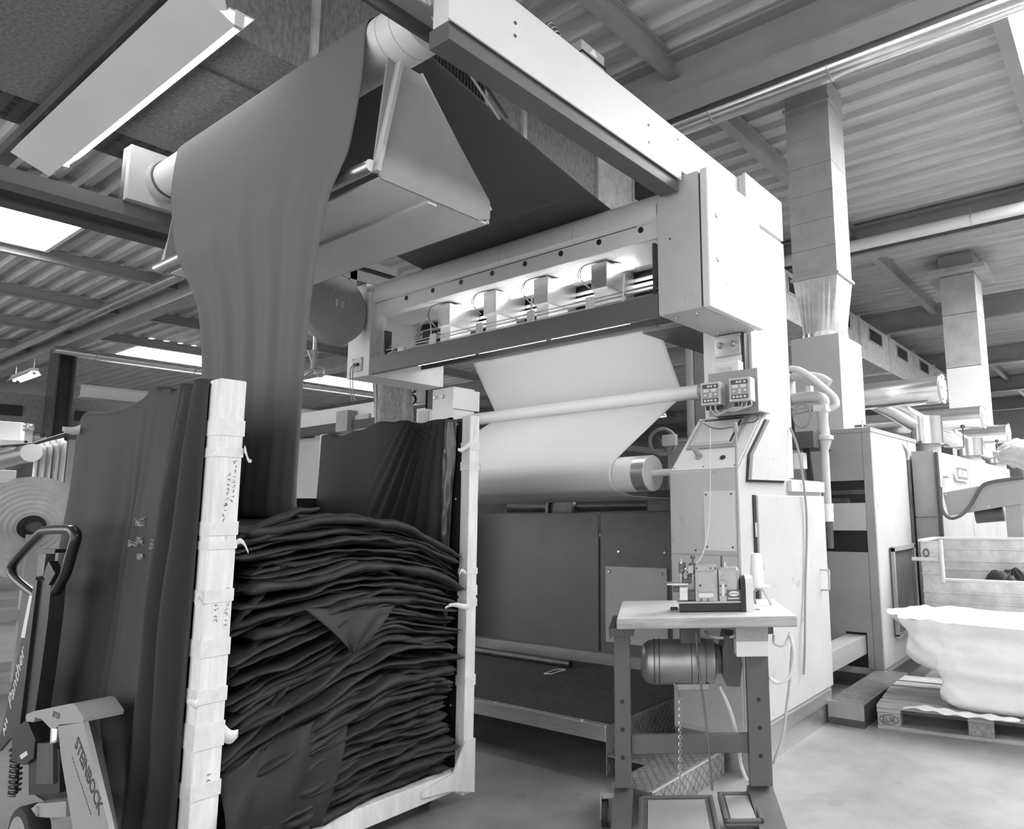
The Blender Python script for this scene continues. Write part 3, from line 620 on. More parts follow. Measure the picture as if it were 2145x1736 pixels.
rb = thing('roller_bracket', 'dark angle bracket between the top roller and the white overhead beam', 'bracket', (-2.3, 1.9, 3.4))
MB().box(-2.295, -2.275, .9, 2.03, 3.365, 3.435).build('angle_web', 'dark_steel', rb)
MB().box(-2.275, -2.185, .9, 2.03, 3.425, 3.437).build('angle_flange', 'mid_paint', rb)
MB().yz([(1.64, 3.50), (1.64, 3.85), (1.79, 3.85), (1.79, 3.50), (1.765, 3.455), (1.72, 3.44), (1.665, 3.455)], -2.205, -2.19).build('lug_plate', 'grey_paint', rb)
bolts(rb, [(-2.275, 1.75, 3.40), (-2.275, 1.97, 3.40)], (1, 0, 0), .013, .012)
MB().tube([(-2.22, 1.62, 3.85), (-2.22, 1.66, 3.55), (-2.23, 1.75, 3.42), (-2.25, 1.95, 3.34), (-2.3, 2.2, 3.25)], .008, smooth=8).build('cable', 'dark_metal', rb, smooth=True)
MB().tube([(-2.21, 1.60, 3.85), (-2.21, 1.63, 3.55), (-2.22, 1.72, 3.40), (-2.24, 1.9, 3.31), (-2.3, 2.15, 3.22)], .006, smooth=8).build('cable', 'grey_paint', rb, smooth=True)
# ---- swinging plaiter below the top roller
P = thing('plaiter', 'sheet-metal plaiter frame hanging from the top roller to fold the web', 'plaiter', (-3.6, 1.9, 2.86))
for x in (-2.60, -4.70):
    MB().yz([(1.75, 3.44), (1.93, 3.44), (2.37, 2.97), (2.37, 2.88), (2.30, 2.85), (1.74, 2.85), (1.70, 2.90)], x-.006, x+.006).build('side_plate', 'mid_paint', P)
    MB().bar((x-.012, 1.93, 3.45), (x-.012, 2.38, 2.93), .02, .03, (1, 0, 0)).build('edge_bar', 'grey_paint', P)
MB().box(-4.69, -2.61, 1.74, 2.36, 2.852, 2.864).build('bottom_pan', 'white_paint', P)
MB().cyl((-4.72, 1.68, 2.88), (-2.58, 1.68, 2.88), .028, n=16).build('guide_roller', 'steel', P, smooth=True)
MB().yz([(2.36, 2.86), (2.38, 2.86), (2.38, 2.98), (2.36, 2.98)], -4.69, -2.61).build('rear_channel', 'grey_paint', P)
MB().box(-4.69, -2.61, 2.0, 2.05, 2.835, 2.852).build('stiffener', 'white_paint', P)
for x in (-2.575, -4.725): MB().bar((x, 1.80, 3.44), (x, 1.70, 2.86), .018, .04, (1, 0, 0)).build('arm', 'grey_paint', P)
# ---- hanging balancer reel left of the bridge
K = thing('hose_reel', 'round grey spring reel with a pale sticker hanging left of the scanner bridge', 'reel', (-5.12, 3.0, 2.7))
rc = at(705, 642, X=-5.02)
MB().lathe(rc+Vector((-.13, 0, 0)), (1, 0, 0), [(.24, -.0), (.285, .03), (.29, .09), (.265, .12), (.12, .13)], n=48).build('reel_case', 'mid_paint', K, smooth=True)
MB().cyl(rc+Vector((0, .03, .06)), rc+Vector((.004, .03, .06)), .085, n=32).build('sticker_ring', 'grey_paint', K); MB().cyl(rc+Vector((.001, .03, .06)), rc+Vector((.006, .03, .06)), .08, n=32).build('sticker', 'mid_paint', K)
MB().box(rc.x+.006, rc.x+.008, rc.y-.012, rc.y+.012-.005, rc.z+.0, rc.z+.06).build('sticker_print', 'white_paint', K); MB().box(rc.x+.006, rc.x+.008, rc.y+.03, rc.y+.06, rc.z-.005, rc.z+.05).build('sticker_print', 'grey_paint', K)
for dy in (-.18, .16): MB().box(rc.x-.09, rc.x-.04, rc.y+dy-.03, rc.y+dy+.03, rc.z+.18, 3.62).build('hanger_strap', 'mid_paint', K)
MB().box(rc.x-.12, rc.x-.02, rc.y-.7, rc.y+.55, 3.40, 3.46).build('support_rail', 'panel_grey', K)
hx = Vector((rc.x-.07, rc.y-.12, rc.z-.27)); MB().cyl(hx+Vector((0, 0, .04)), hx-Vector((0, 0, .09)), .016, n=12).build('hose_nozzle', 'steel', K, smooth=True)
MB().cyl(hx-Vector((0, 0, .09)), hx-Vector((0, 0, .24)), .024, n=12).build('hook_block', 'mid_paint', K, smooth=True); MB().tube([hx+Vector((0, -.05, -.1)), hx+Vector((0, .01, -.25)), hx+Vector((0, -.10, -.34))], .008).build('hook', 'steel', K, smooth=True)
MB().tube([hx+Vector((0, .05+.04*math.cos(t), -.25+.04*math.sin(t))) for t in [i*2*math.pi/16 for i in range(17)]], .007).build('ring', 'steel', K, smooth=True)
# ================================================================== WEBS
def web(name, path, matn, label, n=60, wob=.0):
    """path: (y, z, xl, xr); cloth sheet across the machine"""
    pts = spline([Vector((p[0], p[1], 0)) for p in path], 8); ed = spline([Vector((p[2], p[3], 0)) for p in path], 8)
    N = len(pts)-1
    def fn(u, v):
        i = min(N, int(round(v*N))); p = pts[i]; e = ed[i]; x = e.x+(e.y-e.x)*u
        g = max(0, (1.9-(e.y-e.x)))/.9
        w = wob*g*(math.sin(u*34+v*3)+.6*math.sin(u*61+1.7)+.5*noise.noise((u*9, v*5, 3)))
        return Vector((x, p.x+w, p.y))
    o = MB().grid(fn, n, N).build(name, matn, smooth='all', solid=.003)
    return tag(o, label, 'fabric web')
XW0, XW1 = -4.57, -2.66
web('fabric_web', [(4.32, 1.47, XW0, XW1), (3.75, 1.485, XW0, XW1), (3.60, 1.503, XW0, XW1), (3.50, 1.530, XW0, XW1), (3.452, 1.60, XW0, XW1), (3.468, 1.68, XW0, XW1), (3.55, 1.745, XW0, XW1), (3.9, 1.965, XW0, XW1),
     (4.20, 2.15, XW0, XW1), (4.285, 2.19, XW0, XW1), (4.296, 2.225, XW0, XW1), (4.27, 2.275, XW0, XW1), (4.12, 2.50, XW0, XW1), (3.98, 2.72, XW0, XW1), (3.88, 3.0, XW0, XW1), (3.86, 3.2, XW0, XW1)], 'cloth_web_lit', 'brightly lit taut fabric web running from the lower roller into the scanner')
web('fabric_web', [(3.86, 3.22, XW0, XW1), (3.83, 3.30, XW0, XW1), (3.72, 3.325, XW0, XW1), (3.5, 3.335, XW0, XW1), (3.0, 3.42, XW0, XW1), (2.4, 3.54, XW0, XW1), (1.98, 3.630, XW0, XW1), (1.86, 3.655, XW0, XW1), (1.80, 3.670, XW0, XW1), (1.73, 3.650, XW0, XW1),
     (1.69, 3.610, XW0, XW1), (1.675, 3.545, XW0, XW1), (1.665, 3.3, XW0, XW1), (1.645, 3.0, -4.44, XW1-.03), (1.625, 2.88, -4.34, XW1-.06), (1.605, 2.75, -4.2, -2.76), (1.60, 2.45, -3.95, -2.82), (1.605, 2.1, -3.85, -2.86), (1.61, 1.75, -3.85, -2.88), (1.62, 1.44, -3.95, -2.90), (1.66, 1.38, -3.95, -2.92)],
    'cloth_web', 'grey fabric web passing over the top roller and falling into the cart', 90, .012)

# ================================================================== FABRIC CART
C = thing('fabric_cart', 'tall cart with taped white wooden posts and board walls holding the fabric pile', 'cart', (-3.5, 1.87, 0))
PL = MB(); PL.box(-2.885, -2.80, 1.235, 1.33, .06, 1.915, .004); pl = PL.build('post', 'wood_white', C)
PRT = MB().box(-2.885, -2.82, 2.468, 2.53, .05, 1.90, .004).build('post', 'wood_white', C)
for y0, y1 in ((1.245, 1.32), (2.468, 2.53)): MB().box(-4.22, -4.14, y0, y1, .06, 1.9, .004).build('post', 'wood_white', C)
MB().box(-4.14, -2.885, 1.275, 1.29, .16, 1.86).build('side_board', 'black', C)
MB().box(-4.14, -2.885, 2.475, 2.49, .16, 1.89).build('side_board', 'black', C)
MB().box(-4.22, -4.19, 1.33, 2.468, .16, 1.5).build('back_board', 'black', C)
MB().box(-4.2, -2.83, 1.26, 2.5, .12, .16).build('deck_board', 'wood', C)
MB().box(-2.875, -2.82, 1.33, 2.468, .085, .175, .004).build('sill', 'wood_white', C)
MB().yz([(2.53, .05), (2.53, .30), (2.468, .30), (2.40, .175), (2.22, .15), (2.22, .12), (2.38, .10)], -2.818, -2.806).build('gusset', 'wood_white', C)
for x in (-4.05, -3.0):
    for y in (1.4, 2.38):
        w = MB().cyl((x, y-.02, .06), (x, y+.02, .06), .06, n=20).build('castor_wheel', 'rubber', C, smooth=True); MB().box(x-.02, x+.02, y-.03, y+.03, .06, .12).build('castor_fork', 'steel', w)
bolts(C, [(-2.93, 2.475, z) for z in (1.86, 1.47, 1.05, .72, .45)], (0, -1, 0), .008, .006)
# tape wrapped round the posts
def wrap(x0, x1, y0, y1, z, h, tail=None):
    t = MB().box(x0-.003, x1+.003, y0-.003, y1+.003, z, z+h).build('tape', 'tape', C)
    if tail:
        a = Vector((x1+.003, y1 if tail > 0 else y0, z+h*.5))
        def fn(u, v): return a+Vector((-.01*u+.012*math.sin(3*u+z*9), tail*u, -h*.40*(1-.5*u)+h*.8*v*(1-.6*u)+.015*math.sin(4*u+z*5)-.02*u*u))
        MB().grid(fn, 6, 2).build('loose_end', 'tape', t, smooth='all', solid=.001)
for z, h, tl in ((1.70, .06, 0), (1.62, .035, .045), (1.33, .05, 0), (1.28, .03, .045), (1.09, .045, -.03), (.90, .06, 0), (.74, .05, -.03), (.585, .085, .05), (.42, .05, 0)): wrap(-2.885, -2.80, 1.235, 1.33, z, h, tl)
for z, h, tl in ((1.615, .045, .03), (1.72, .04, -.07), (.985, .05, 0), (.93, .04, -.12), (1.09, .03, -.05), (.55, .05, 0)): wrap(-2.885, -2.82, 2.468, 2.53, z, h, tl)
for z, h, tl in ((1.80, .07, -.10), (1.50, .05, 0), (1.55, .09, .03), (.97, .06, 0), (1.30, .05, -.02)): wrap(-4.22, -4.14, 1.245, 1.32, z, h, tl)
# pencilled scribbles on the post
sc = MB(); rnd = random.Random(3)
for z0, z1, y in ((1.45, 1.60, 1.305), (1.36, 1.44, 1.28), (1.44, 1.56, 1.287), (1.0, 1.14, 1.31), (1.02, 1.10, 1.275), (.45, .50, 1.29)):
    z = z0
    while z < z1:
        pts = [Vector((-2.7985, y+rnd.uniform(-.008, .008), z+rnd.uniform(0, .014))) for _ in range(4)]; sc.tube(pts, .0009, 4); z += .018
sc.build('scribbles', 'ink', C)['kind'] = 'stuff'

# ---- cloth hung over the near wall of the cart
def near_top(x):
    s = (x+4.16)/1.29
    return 1.905-.05*max(0, 1-s/.05)**2+.030*math.exp(-((s-.62)/.05)**2)-.035*math.sin(math.pi*min(1, max(0, s)/.6))**1 + (.012*math.sin(s*55) if s > .75 else 0)
def near_fold(x, z):
    s = (x+4.16)/1.29; d = max(0, 1.9-z); a = min(1, d/.45)
    y = .006+.020*a*math.sin(s*9+.4)+.010*a*math.sin(s*23+d*.8)
    tight = max(0, (s-.62)/.38); tz = min(1, max(0, (s-.79)/.06)); y += (.016+.012*a)*tz*math.sin(s*108+d*1.6+.8*math.sin(s*17))+.012*tz*math.sin(s*43+d)
    fan = math.exp(-((s-.60+.12*d)/.09)**2); y += .014*a*fan*math.sin((s+.10*d)*70)
    return y+.012*noise.noise((s*6, z*3, 1.7))*a
def near_out(x, z): s = (x+4.16)/1.29; return 1.226-(near_fold(x, z)+.030*min(1, max(0, 1.9-z)/1.2))*min(1, max(0.05, (1.0-s)/.06))
def fn(u, v):
    x = -4.175+1.303*u; zt = near_top(x); x += -.05*(1-u)**6*min(1, v*2)
    if v < .12: z = zt-.5*(1-v/.12); return Vector((x, 1.30+.01*math.sin(u*40), z))
    if v < .20:
        t = (v-.12)/.08*math.pi; c = 1.262; return Vector((x, c+.036*math.cos(t)+(near_out(x, zt)-1.226)*(t/math.pi), zt+.012*math.sin(t)))
    t = (v-.20)/.80; z = zt-t*(zt-.20); return Vector((x, near_out(x, z), z))
nc = tag(MB().grid(fn, 300, 90).build('draped_cloth', 'cloth_dark', smooth='all', solid=.003), 'dark cloth with chalk figures hung over the near wall of the cart', 'cloth')
def chalk(body, size, px, py, shear=.35):
    q = at(px, py, Y=1.18); o = text(body, size, (q.x, 1.18, q.z), (1, 0, 0), (0, 0, 1), 'chalk', nc, 'chalk_mark', .0004, shear, -.0008, sx=.9)
    for v in o.data.vertices:
        p = v.co+WP[nc.name]; p.y = near_out(p.x, p.z)-.0065-(1.18-p.y); v.co = p-WP[nc.name]
chalk('565', .058, 309, 1150)
sm = MB(); rnd = random.Random(5)
for (cx, cy, n, w, h) in ((297, 1093, 9, 12, 9), (277, 1136, 9, 12, 9), (296, 1133, 7, 9, 10), (296, 1165, 7, 7, 9)):
    for i in range(n):
        pts = []
        for j in range(5):
            q = at(cx+rnd.uniform(-w, w), cy+rnd.uniform(-h, h), Y=1.2); pts.append(Vector((q.x, near_out(q.x, q.z)-.006, q.z)))
        sm.tube(pts, .0011, 4)
sm.build('chalk_smudge', 'chalk', nc)['kind'] = 'stuff'
# ---- cloth hung over the far wall
def far_fn(u, v):
    x = -4.16+1.185*u; zt = 1.905-.02*math.sin(u*9)+.006*math.sin(u*30)-.02*(1-u)
    d = v*1.15; k = math.exp(-((u-.93+.35*d*.6)/.22)**2); fold = (.018+.02*min(1, d))*k*math.sin((u-1.0)*60/(.35+d*.9)) + .012*math.sin(u*14+d)*min(1, d*2)
    if v < .08: t = v/.08*math.pi; return Vector((x, 2.482-.0+.03*math.cos(t), zt+.012*math.sin(t)-(.25*(1-v/.04) if v < .04 else 0)))
    return Vector((x, 2.448-max(-.015, fold)-.02*min(1, d), zt-(v-.08)/.92*1.15))
tag(MB().grid(far_fn, 130, 50).build('draped_cloth', 'cloth_dark', smooth='all', solid=.003), 'dark cloth with fanned folds hung over the far wall of the cart', 'cloth')
def film_fn(u, v):
    x = -2.985+.075*u-.02*v*u; return Vector((x, 2.455-.014*math.sin(u*5+v*4)-.012*noise.noise((u*4, v*7, 2))-.012, 1.885-v*1.05))
tag(MB().grid(film_fn, 14, 60).build('plastic_film', 'plastic_sheet', smooth='all', solid=.001), 'crumpled dark plastic film strip taped to the far wall beside the white post', 'plastic film')

# ---- the pile of folded fabric
FP = thing('fabric_pile', 'high pile of dark plaited fabric lying in irregular layers inside the cart', 'fabric pile', (-3.45, 1.87, .16))
NL = 58; rnd = random.Random(11)
Y0, Y1 = 1.345, 2.44
def level(h, s):
    A = .42*math.exp(-((h-.48)/.24)**2)+.08
    z = .185+1.20*h-A*max(0, .62-s)**1.25-.20*h*h*max(0, (s-.42)/.58)**2-.05*h*max(0, s-.8)
    return z
def layer(k):
    h = k/(NL-1); ph = rnd.uniform(0, 50); th = rnd.choice((.007, .010, .012, .014, .019)); sh = rnd.uniform(-.028, .028)+(.02 if k % 2 else -.012); tilt = rnd.uniform(-.012, .012)
    s0 = max(0, rnd.gauss(.02, .03)); s1 = 1-max(0, rnd.gauss(.03, .03)); xb = -4.02
    bul = .045*math.sin(math.pi*h)+.02
    prof = [(xb, 1.), (-3.3, 1.), (-3.02, 1.0), (-2.93, 1.05), (-2.885, .95), (-2.868, .45), (-2.866, -.35), (-2.885, -.9), (-2.94, -1.), (-3.3, -1.)]
    nu = 54
    def fn(u, v):
        i = int(round(v*(len(prof)-1))); px, pz = prof[i]; s = s0+(s1-s0)*u
        e = min(1, min(u, 1-u)/.035); e = math.sqrt(max(0, 1-(1-e)**2))
        zc = level(h, s)+tilt*(s-.5)*2+.020*noise.noise((s*2.6, h*5, 3))+.016*noise.noise((s*4.2, ph, h*4))+.008*noise.noise((s*13, ph, 7))
        fr = max(0, (px+3.3)/.44); wav = .065*noise.noise((s*2.6, ph+9, 1))+.030*noise.noise((s*8, ph+3, 5))+.012*noise.noise((s*22, ph+3, 5))+sh+bul*math.sin(math.pi*s)
        x = px+fr*wav; zz = zc+pz*th*e*(1+.5*noise.noise((s*7, ph+20, 2))) - fr*.012*noise.noise((s*6, ph+31, 4))-.03*fr*fr*max(0, noise.noise((s*3, ph+41, 8)))
        return Vector((x, Y0+(Y1-Y0)*s, max(zz, .163+.002*i/9)))
    return MB().grid(fn, nu, len(prof)-1)
for k in range(NL): layer(k).build('fold_layer', 'cloth_pile', FP, smooth='all')
# loose folded strips between the layers, curling out at the mouth
def loop(y0, z0, y1, z1, out, fat, seed):
    r = random.Random(seed); a = Vector((-2.845, y0, z0)); b = Vector((-2.845, y1, z1)); n = 26
    def fn(u, v):
        p = a.lerp(b, u); t = v*2*math.pi; e = math.sin(math.pi*min(1, max(0.0, u)))**.5
        bend = .03*math.sin(u*math.pi)+.012*noise.noise((u*5, seed, 1))
        return p+Vector((out*e*(.5+.5*math.cos(t))-.05+.01*noise.noise((u*8, seed, 3)), 0, bend+fat*e*math.sin(t)*(.7+.4*noise.noise((u*4, seed, v)))))
    return MB().grid(fn, n, 12)
for i, (pa, pb, out, fat) in enumerate((((500, 1135), (690, 1065), .05, .022), ((560, 1110), (800, 1085), .06, .018), ((610, 1150), (905, 1150), .05, .016), ((505, 1240), (640, 1215), .07, .02), ((490, 1330), (575, 1240), .06, .026), ((505, 1400), (640, 1285), .05, .016),
        ((640, 1245), (925, 1260), .06, .014), ((660, 1190), (930, 1200), .05, .014), ((520, 1560), (660, 1400), .05, .016), ((560, 1560), (760, 1400), .055, .014), ((610, 1600), (860, 1440), .05, .016), ((620, 1640), (900, 1500), .05, .014), ((545, 1600), (610, 1500), .07, .03), ((640, 1690), (930, 1590), .05, .02), ((480, 1440), (560, 1350), .06, .02), ((850, 1380), (960, 1400), .07, .02), ((860, 1450), (968, 1440), .07, .018), ((700, 1350), (930, 1330), .05, .014))):
    a = at(*pa, X=-2.83); b = at(*pb, X=-2.83); loop(a.y, max(a.z, .2), min(b.y, 2.43), max(b.z, .2), out, fat, i+1).build('loose_fold', 'cloth_pile', FP, smooth='all')
rl_ = random.Random(21)
for i in range(64):
    h = rl_.uniform(.03, .97); s_ = rl_.uniform(.03, .7); ln = rl_.uniform(.10, .38); e_ = min(.97, s_+ln); dz = rl_.uniform(-.025, .025)
    loop(Y0+(Y1-Y0)*s_, max(.19, level(h, s_)+dz), Y0+(Y1-Y0)*e_, max(.19, level(h, e_)-dz), rl_.uniform(.025, .065), rl_.uniform(.006, .017), 100+i).build('loose_fold', 'cloth_pile', FP, smooth='all')
# hanging corner flap and the slack swath at the lower left
fa, fb, fc = at(632, 1272, X=-2.80), at(832, 1268, X=-2.80), at(735, 1368, X=-2.78)
def flap(u, v):
    top = fa.lerp(fb, u); p = top.lerp(Vector((fc.x, top.y+(fc.y-top.y)*v, fc.z)), v) if False else top.lerp(fc, v)
    return p+Vector((.03*math.sin(v*2.5)+.012*math.sin(u*11+v*3)*(1-v*.5), 0, -.01*math.sin(u*math.pi)*(1-v)))
MB().grid(flap, 24, 16).build('hanging_corner', 'cloth_pile', FP, smooth='all', solid=.004)
def swath(u, v):
    y = 1.345+.50*u-.12*v*u; z = .56-.40*v-.10*(1-u)+.06*math.sin(u*3); return Vector((-2.83+.05*math.sin(v*math.pi*.9)*(1-.4*u)+.018*math.sin(u*13+v*2)+.012*noise.noise((u*4, v*4, 6)), y, max(.18, z)))
MB().grid(swath, 40, 26).build('slack_swath', 'cloth_pile', FP, smooth='all', solid=.004)
# ================================================================== SEWING TABLE
TZ = .92
_fl = at(1291, 1295.5, Z=TZ); _fr = at(1671, 1290, Z=TZ); _bl = at(1274, 1256, Z=TZ)
TA = math.atan2(_fr.y-_fl.y, _fr.x-_fl.x); TU = Vector((math.cos(TA), math.sin(TA), 0)); TN = Vector((-math.sin(TA), math.cos(TA), 0)); TO = Vector((_fl.x, _fl.y, 0))
TLEN = (_fr-_fl).length; TDEP = (_bl-_fl).dot(TN)*.91
def loc(p): d = Vector(p)-TO; return Vector((d.dot(TU), d.dot(TN), d.z))
def tl(px, py, Z): return loc(at(px, py, Z=Z))
def tv(px, py, ly):
    d = CF+CR*((px-CX)/F)-CU*((py-CY)/F); o = CAMP-TO; t = (ly-o.dot(TN))/d.dot(TN); return loc(CAMP+d*t)
def tw(p): return TO+TU*p[0]+TN*p[1]+Vector((0, 0, p[2]))
W0 = thing('sewing_table', 'worn white-topped sewing table on a dark steel stand with foot pedals', 'sewing table', TO, TA)
def part(mb, nm, m, par=None, smooth=False): return mb.build(nm, m, par or W0, smooth=smooth, local=True)
part(MB().box(0, TLEN, 0, TDEP, TZ-.048, TZ-.002, .008), 'table_top', 'wood')
part(MB().box(.004, TLEN-.004, .004, TDEP-.004, TZ-.003, TZ, .001), 'top_laminate', 'table_top')
LY = .10
for nm, (xa, xb) in (('l', (1287, 1321)), ('r', (1567, 1614))):
    a = tv(xa, 1500, LY).x; b = tv(xb, 1500, LY).x; zb = .17
    lg = part(MB().box(a, b, LY, LY+.06, zb, TZ-.05, .004), 'leg', 'slate_paint')
    for z in (.30, .42, .54): part(MB().cyl(((a+b)/2, LY, z), ((a+b)/2, LY-.003, z), .009, n=14), 'bolt_hole', 'black', lg)
    part(MB().box(a-.02, b+.02, LY-.05, LY+.35, TZ-.085, TZ-.05), 'top_bracket', 'dark_steel')
    part(MB().prism([(a-.005, LY-.62, .05), (a-.005, LY-.62, .075), (a-.005, LY+.02, .15), (a-.005, LY+.065, .17), (a-.005, LY+.11, .12), (a-.005, LY+.11, .05)], (b-a+.01, 0, 0)), 'foot', 'slate_paint')
    if nm == 'l': lx0 = b
    else: lx1 = a
z0 = tv(1450, 1577, LY+.03).z; z1 = tv(1450, 1537, LY+.03).z
part(MB().box(lx0, lx1, LY+.02, LY+.05, z0, z1, .004), 'cross_bar', 'slate_paint')
# castor at the left foot
q = tl(1268, 1700, .06); cw = part(MB().cyl((q.x-.015, q.y, .055), (q.x+.012, q.y, .055), .055, n=24), 'castor_wheel', 'rubber', None, True)
part(MB().cyl((q.x+.0125, q.y, .055), (q.x+.016, q.y, .055), .035, n=20), 'wheel_disc', 'grey_paint', cw, True); part(MB().box(q.x-.022, q.x-.015, q.y-.03, q.y+.02, .04, .14), 'fork', 'mid_paint', cw); part(MB().box(q.x-.022, q.x+.06, q.y-.02, q.y+.03, .125, .145), 'fork_top', 'mid_paint', cw)
# pedals: pressed-steel trays
def pedal(pa, pb, ylen, zc, inset, nm):
    a = tl(*pa, zc); b = tl(*pb, zc); y1 = (a.y+b.y)/2; o = part(MB().box(a.x, b.x, y1-ylen, y1, zc-.03, zc-.006, .012), nm, 'slate_paint')
    for e in ((a.x, a.x+.02, y1-ylen, y1), (b.x-.02, b.x, y1-ylen, y1), (a.x, b.x, y1-.02, y1), (a.x, b.x, y1-ylen, y1-ylen+.02)): part(MB().box(*e, zc-.012, zc+.004, .006), 'rim', 'slate_paint', o)
    part(MB().box(a.x+inset, b.x-inset, y1-ylen+inset, y1-inset, zc-.006, zc-.002, .004), 'tread_mat', 'mid_paint', o); return o
pedal((1338, 1672), (1492, 1660), .42, .13, .04, 'foot_pedal'); pedal((1503, 1662), (1578, 1655), .30, .13, .03, 'foot_pedal')
# motor
LM = .26; a = tv(1343, 1388, LM); b = tv(1508, 1384, LM); R = (tv(1430, 1338, LM).z-tv(1430, 1432, LM).z)/2; zc = (tv(1430, 1338, LM).z+tv(1430, 1432, LM).z)/2
x0, L = a.x, b.x-a.x
mo = part(MB().lathe((x0, LM, zc), (1, 0, 0), [(R*.55, 0), (R*.80, .012), (R*.95, .035), (R, .06), (R, L*.42), (R*1.0, L*.60), (R*1.02, L*.62), (R*1.03, L*.80), (R*.98, L*.82), (R*.98, L*.92), (R*.80, L*.94), (R*.7, L)], n=40), 'motor', 'motor', None, True)
for t in (.16, .22, .62, .70, .80): part(MB().lathe((x0+L*t, LM, zc), (1, 0, 0), [(R*1.0, 0), (R*1.035, .001), (R*1.035, .005), (R*1.0, .006)], n=40), 'band', 'dark_metal', mo, True)
part(MB().box(x0+L*.42, x0+L*.85, LM-.05, LM+.05, zc-R-.02, zc-R+.01, .004), 'terminal_box', 'motor', mo)
part(MB().box(x0+L*.50, x0+L*.75, LM-.06, LM+.06, zc+R-.01, TZ-.05), 'motor_bracket', 'dark_steel', mo)
g0 = tv(1518, 1430, LM); g1 = tv(1556, 1330, LM)
part(MB().prism([(g0.x, LM-.10, zc+R*1.3), (g0.x+.06, LM-.10, zc+R*1.2), (g0.x+.075, LM-.10, zc+.0), (g0.x+.06, LM-.10, zc-R*.95), (g0.x+.0, LM-.10, zc-R*.9), (g0.x-.015, LM-.10, zc-R*.4), (g0.x-.015, LM-.10, zc+R*.6)], (0, .2, 0)), 'belt_guard', 'dark_steel', mo)
part(MB().tube([(x0+L*.95, LM, zc), (g0.x, LM, zc)], R*.5, 16), 'shaft_neck', 'dark_metal', mo, True)
# switch box with two round sockets
a = tv(1541, 1318, .05); b = tv(1611, 1375, .05); zs = tv(1580, 1342, .05).z
sb = part(MB().box(a.x, b.x, .05, .15, b.z, zs, .004), 'switch_box', 'white_paint'); part(MB().box(a.x, b.x, .045, .15, zs, TZ-.05, .003), 'socket_strip', 'mid_paint', sb)
for px in (1571, 1592): c_ = tv(px, 1329, .045); part(MB().lathe((c_.x, .046, c_.z), (0, -1, 0), [(.019, 0), (.019, .004), (.014, .004), (.012, -.002)], n=20), 'socket', 'mid_paint', sb, True)
# cords, chains
def cord(pxs, r, m, nm, ly=.08, zmin=.02): return part(MB().tube([Vector((p.x, p.y, max(p.z, zmin))) for p in [tv(x, y, l) for x, y, l in pxs]], r, smooth=8), nm, m, None, True)
cord(((1620, 1330, .10), (1622, 1348, .08), (1640, 1352, .08), (1650, 1338, .1), (1655, 1325, .12)), .006, 'grey_paint', 'cable')
cord(((1655, 1330, .1), (1663, 1370, .1), (1655, 1415, .1), (1630, 1430, .1), (1612, 1420, .1)), .008, 'white_paint', 'cable')
cord(((1660, 1345, .16), (1655, 1420, .16), (1648, 1480, .16), (1640, 1540, .16), (1620, 1600, .16)), .007, 'grey_paint', 'cable')
cord(((1508, 1437, .2), (1530, 1490, .2), (1545, 1550, .2), (1552, 1600, .2), (1568, 1645, .15)), .008, 'white_paint', 'cable')
cord(((1478, 1322, .3), (1490, 1332, .25), (1520, 1336, .2), (1545, 1330, .1)), .007, 'white_paint', 'cable')
cord(((1458, 1325, .12), (1464, 1400, .1), (1475, 1480, .06), (1485, 1570, 0), (1492, 1656, -.05)), .005, 'dark_metal', 'pull_rope')
ch = MB(); A_, B_ = tv(1425, 1460, .15), tv(1424, 1658, -.05)
for i in range(26):
    p = A_.lerp(B_, (i+.5)/26); dz = (B_-A_)/26*.62; sd = Vector((.006, 0, 0)) if i % 2 else Vector((0, .006, 0))
    ch.tube([p-dz+sd*0, p-dz*.6+sd, p+dz*.6+sd, p+dz, p+dz*.6-sd, p-dz*.6-sd, p-dz], .0018, 5)
part(ch, 'pull_chain', 'steel'); part(MB().tube([tv(1412, 1432, .2), tv(1422, 1450, .17), A_], .004), 'chain_lever', 'steel', None, True)

# ---- overedge sewing machine on the table
ly0 = tl(1490, 1282, TZ).y
SM = thing('sewing_machine', 'grey overedge sewing machine on a black base standing on the table', 'sewing machine', tw((.4, ly0+.07, TZ)), TA)
so = loc(WP[SM.name])
def P_(px, py, dl=0): return tv(px, py, ly0+dl)-so
def sm(mb, nm, m, par=None, smooth=False): return mb.build(nm, m, par or SM, smooth=smooth, local=True)
def pbox(xa, xb, ya, yb, d0, d1, nm, m, bev=.003, par=None):
    a = P_(xa, yb, d0); b = P_(xb, ya, d0); return sm(MB().box(a.x, b.x, a.y, a.y+(d1-d0), max(a.z, 0), b.z, bev), nm, m, par)
bs = pbox(1424, 1556, 1263, 1282, 0, .13, 'base', 'black', .004)
pbox(1420, 1556, 1258, 1265, -.004, .12, 'bed_plate', 'machine_body')
pbox(1457, 1503, 1194, 1262, .0, .11, 'looper_housing', 'machine_body', .008)
pbox(1456, 1502, 1184, 1197, .0, .10, 'upper_cover', 'machine_body', .004)
hb = pbox(1505, 1549, 1188, 1262, .004, .12, 'arm_housing', 'machine_body', .016)
pbox(1462, 1498, 1199, 1240, -.003, .0, 'front_cover', 'machine_body', .002)
pbox(1464, 1494, 1242, 1251, -.006, -.002, 'white_label', 'white_paint', 0)
pl_ = pbox(1508, 1522, 1216, 1260, -.002, .004, 'sight_plate', 'machine_body', .002); pbox(1513, 1517, 1223, 1248, -.004, -.002, 'sight_glass', 'white_paint', .001, pl_)
nb = pbox(1523, 1552, 1235, 1257, -.003, .004, 'name_plate', 'slate_paint', 0)
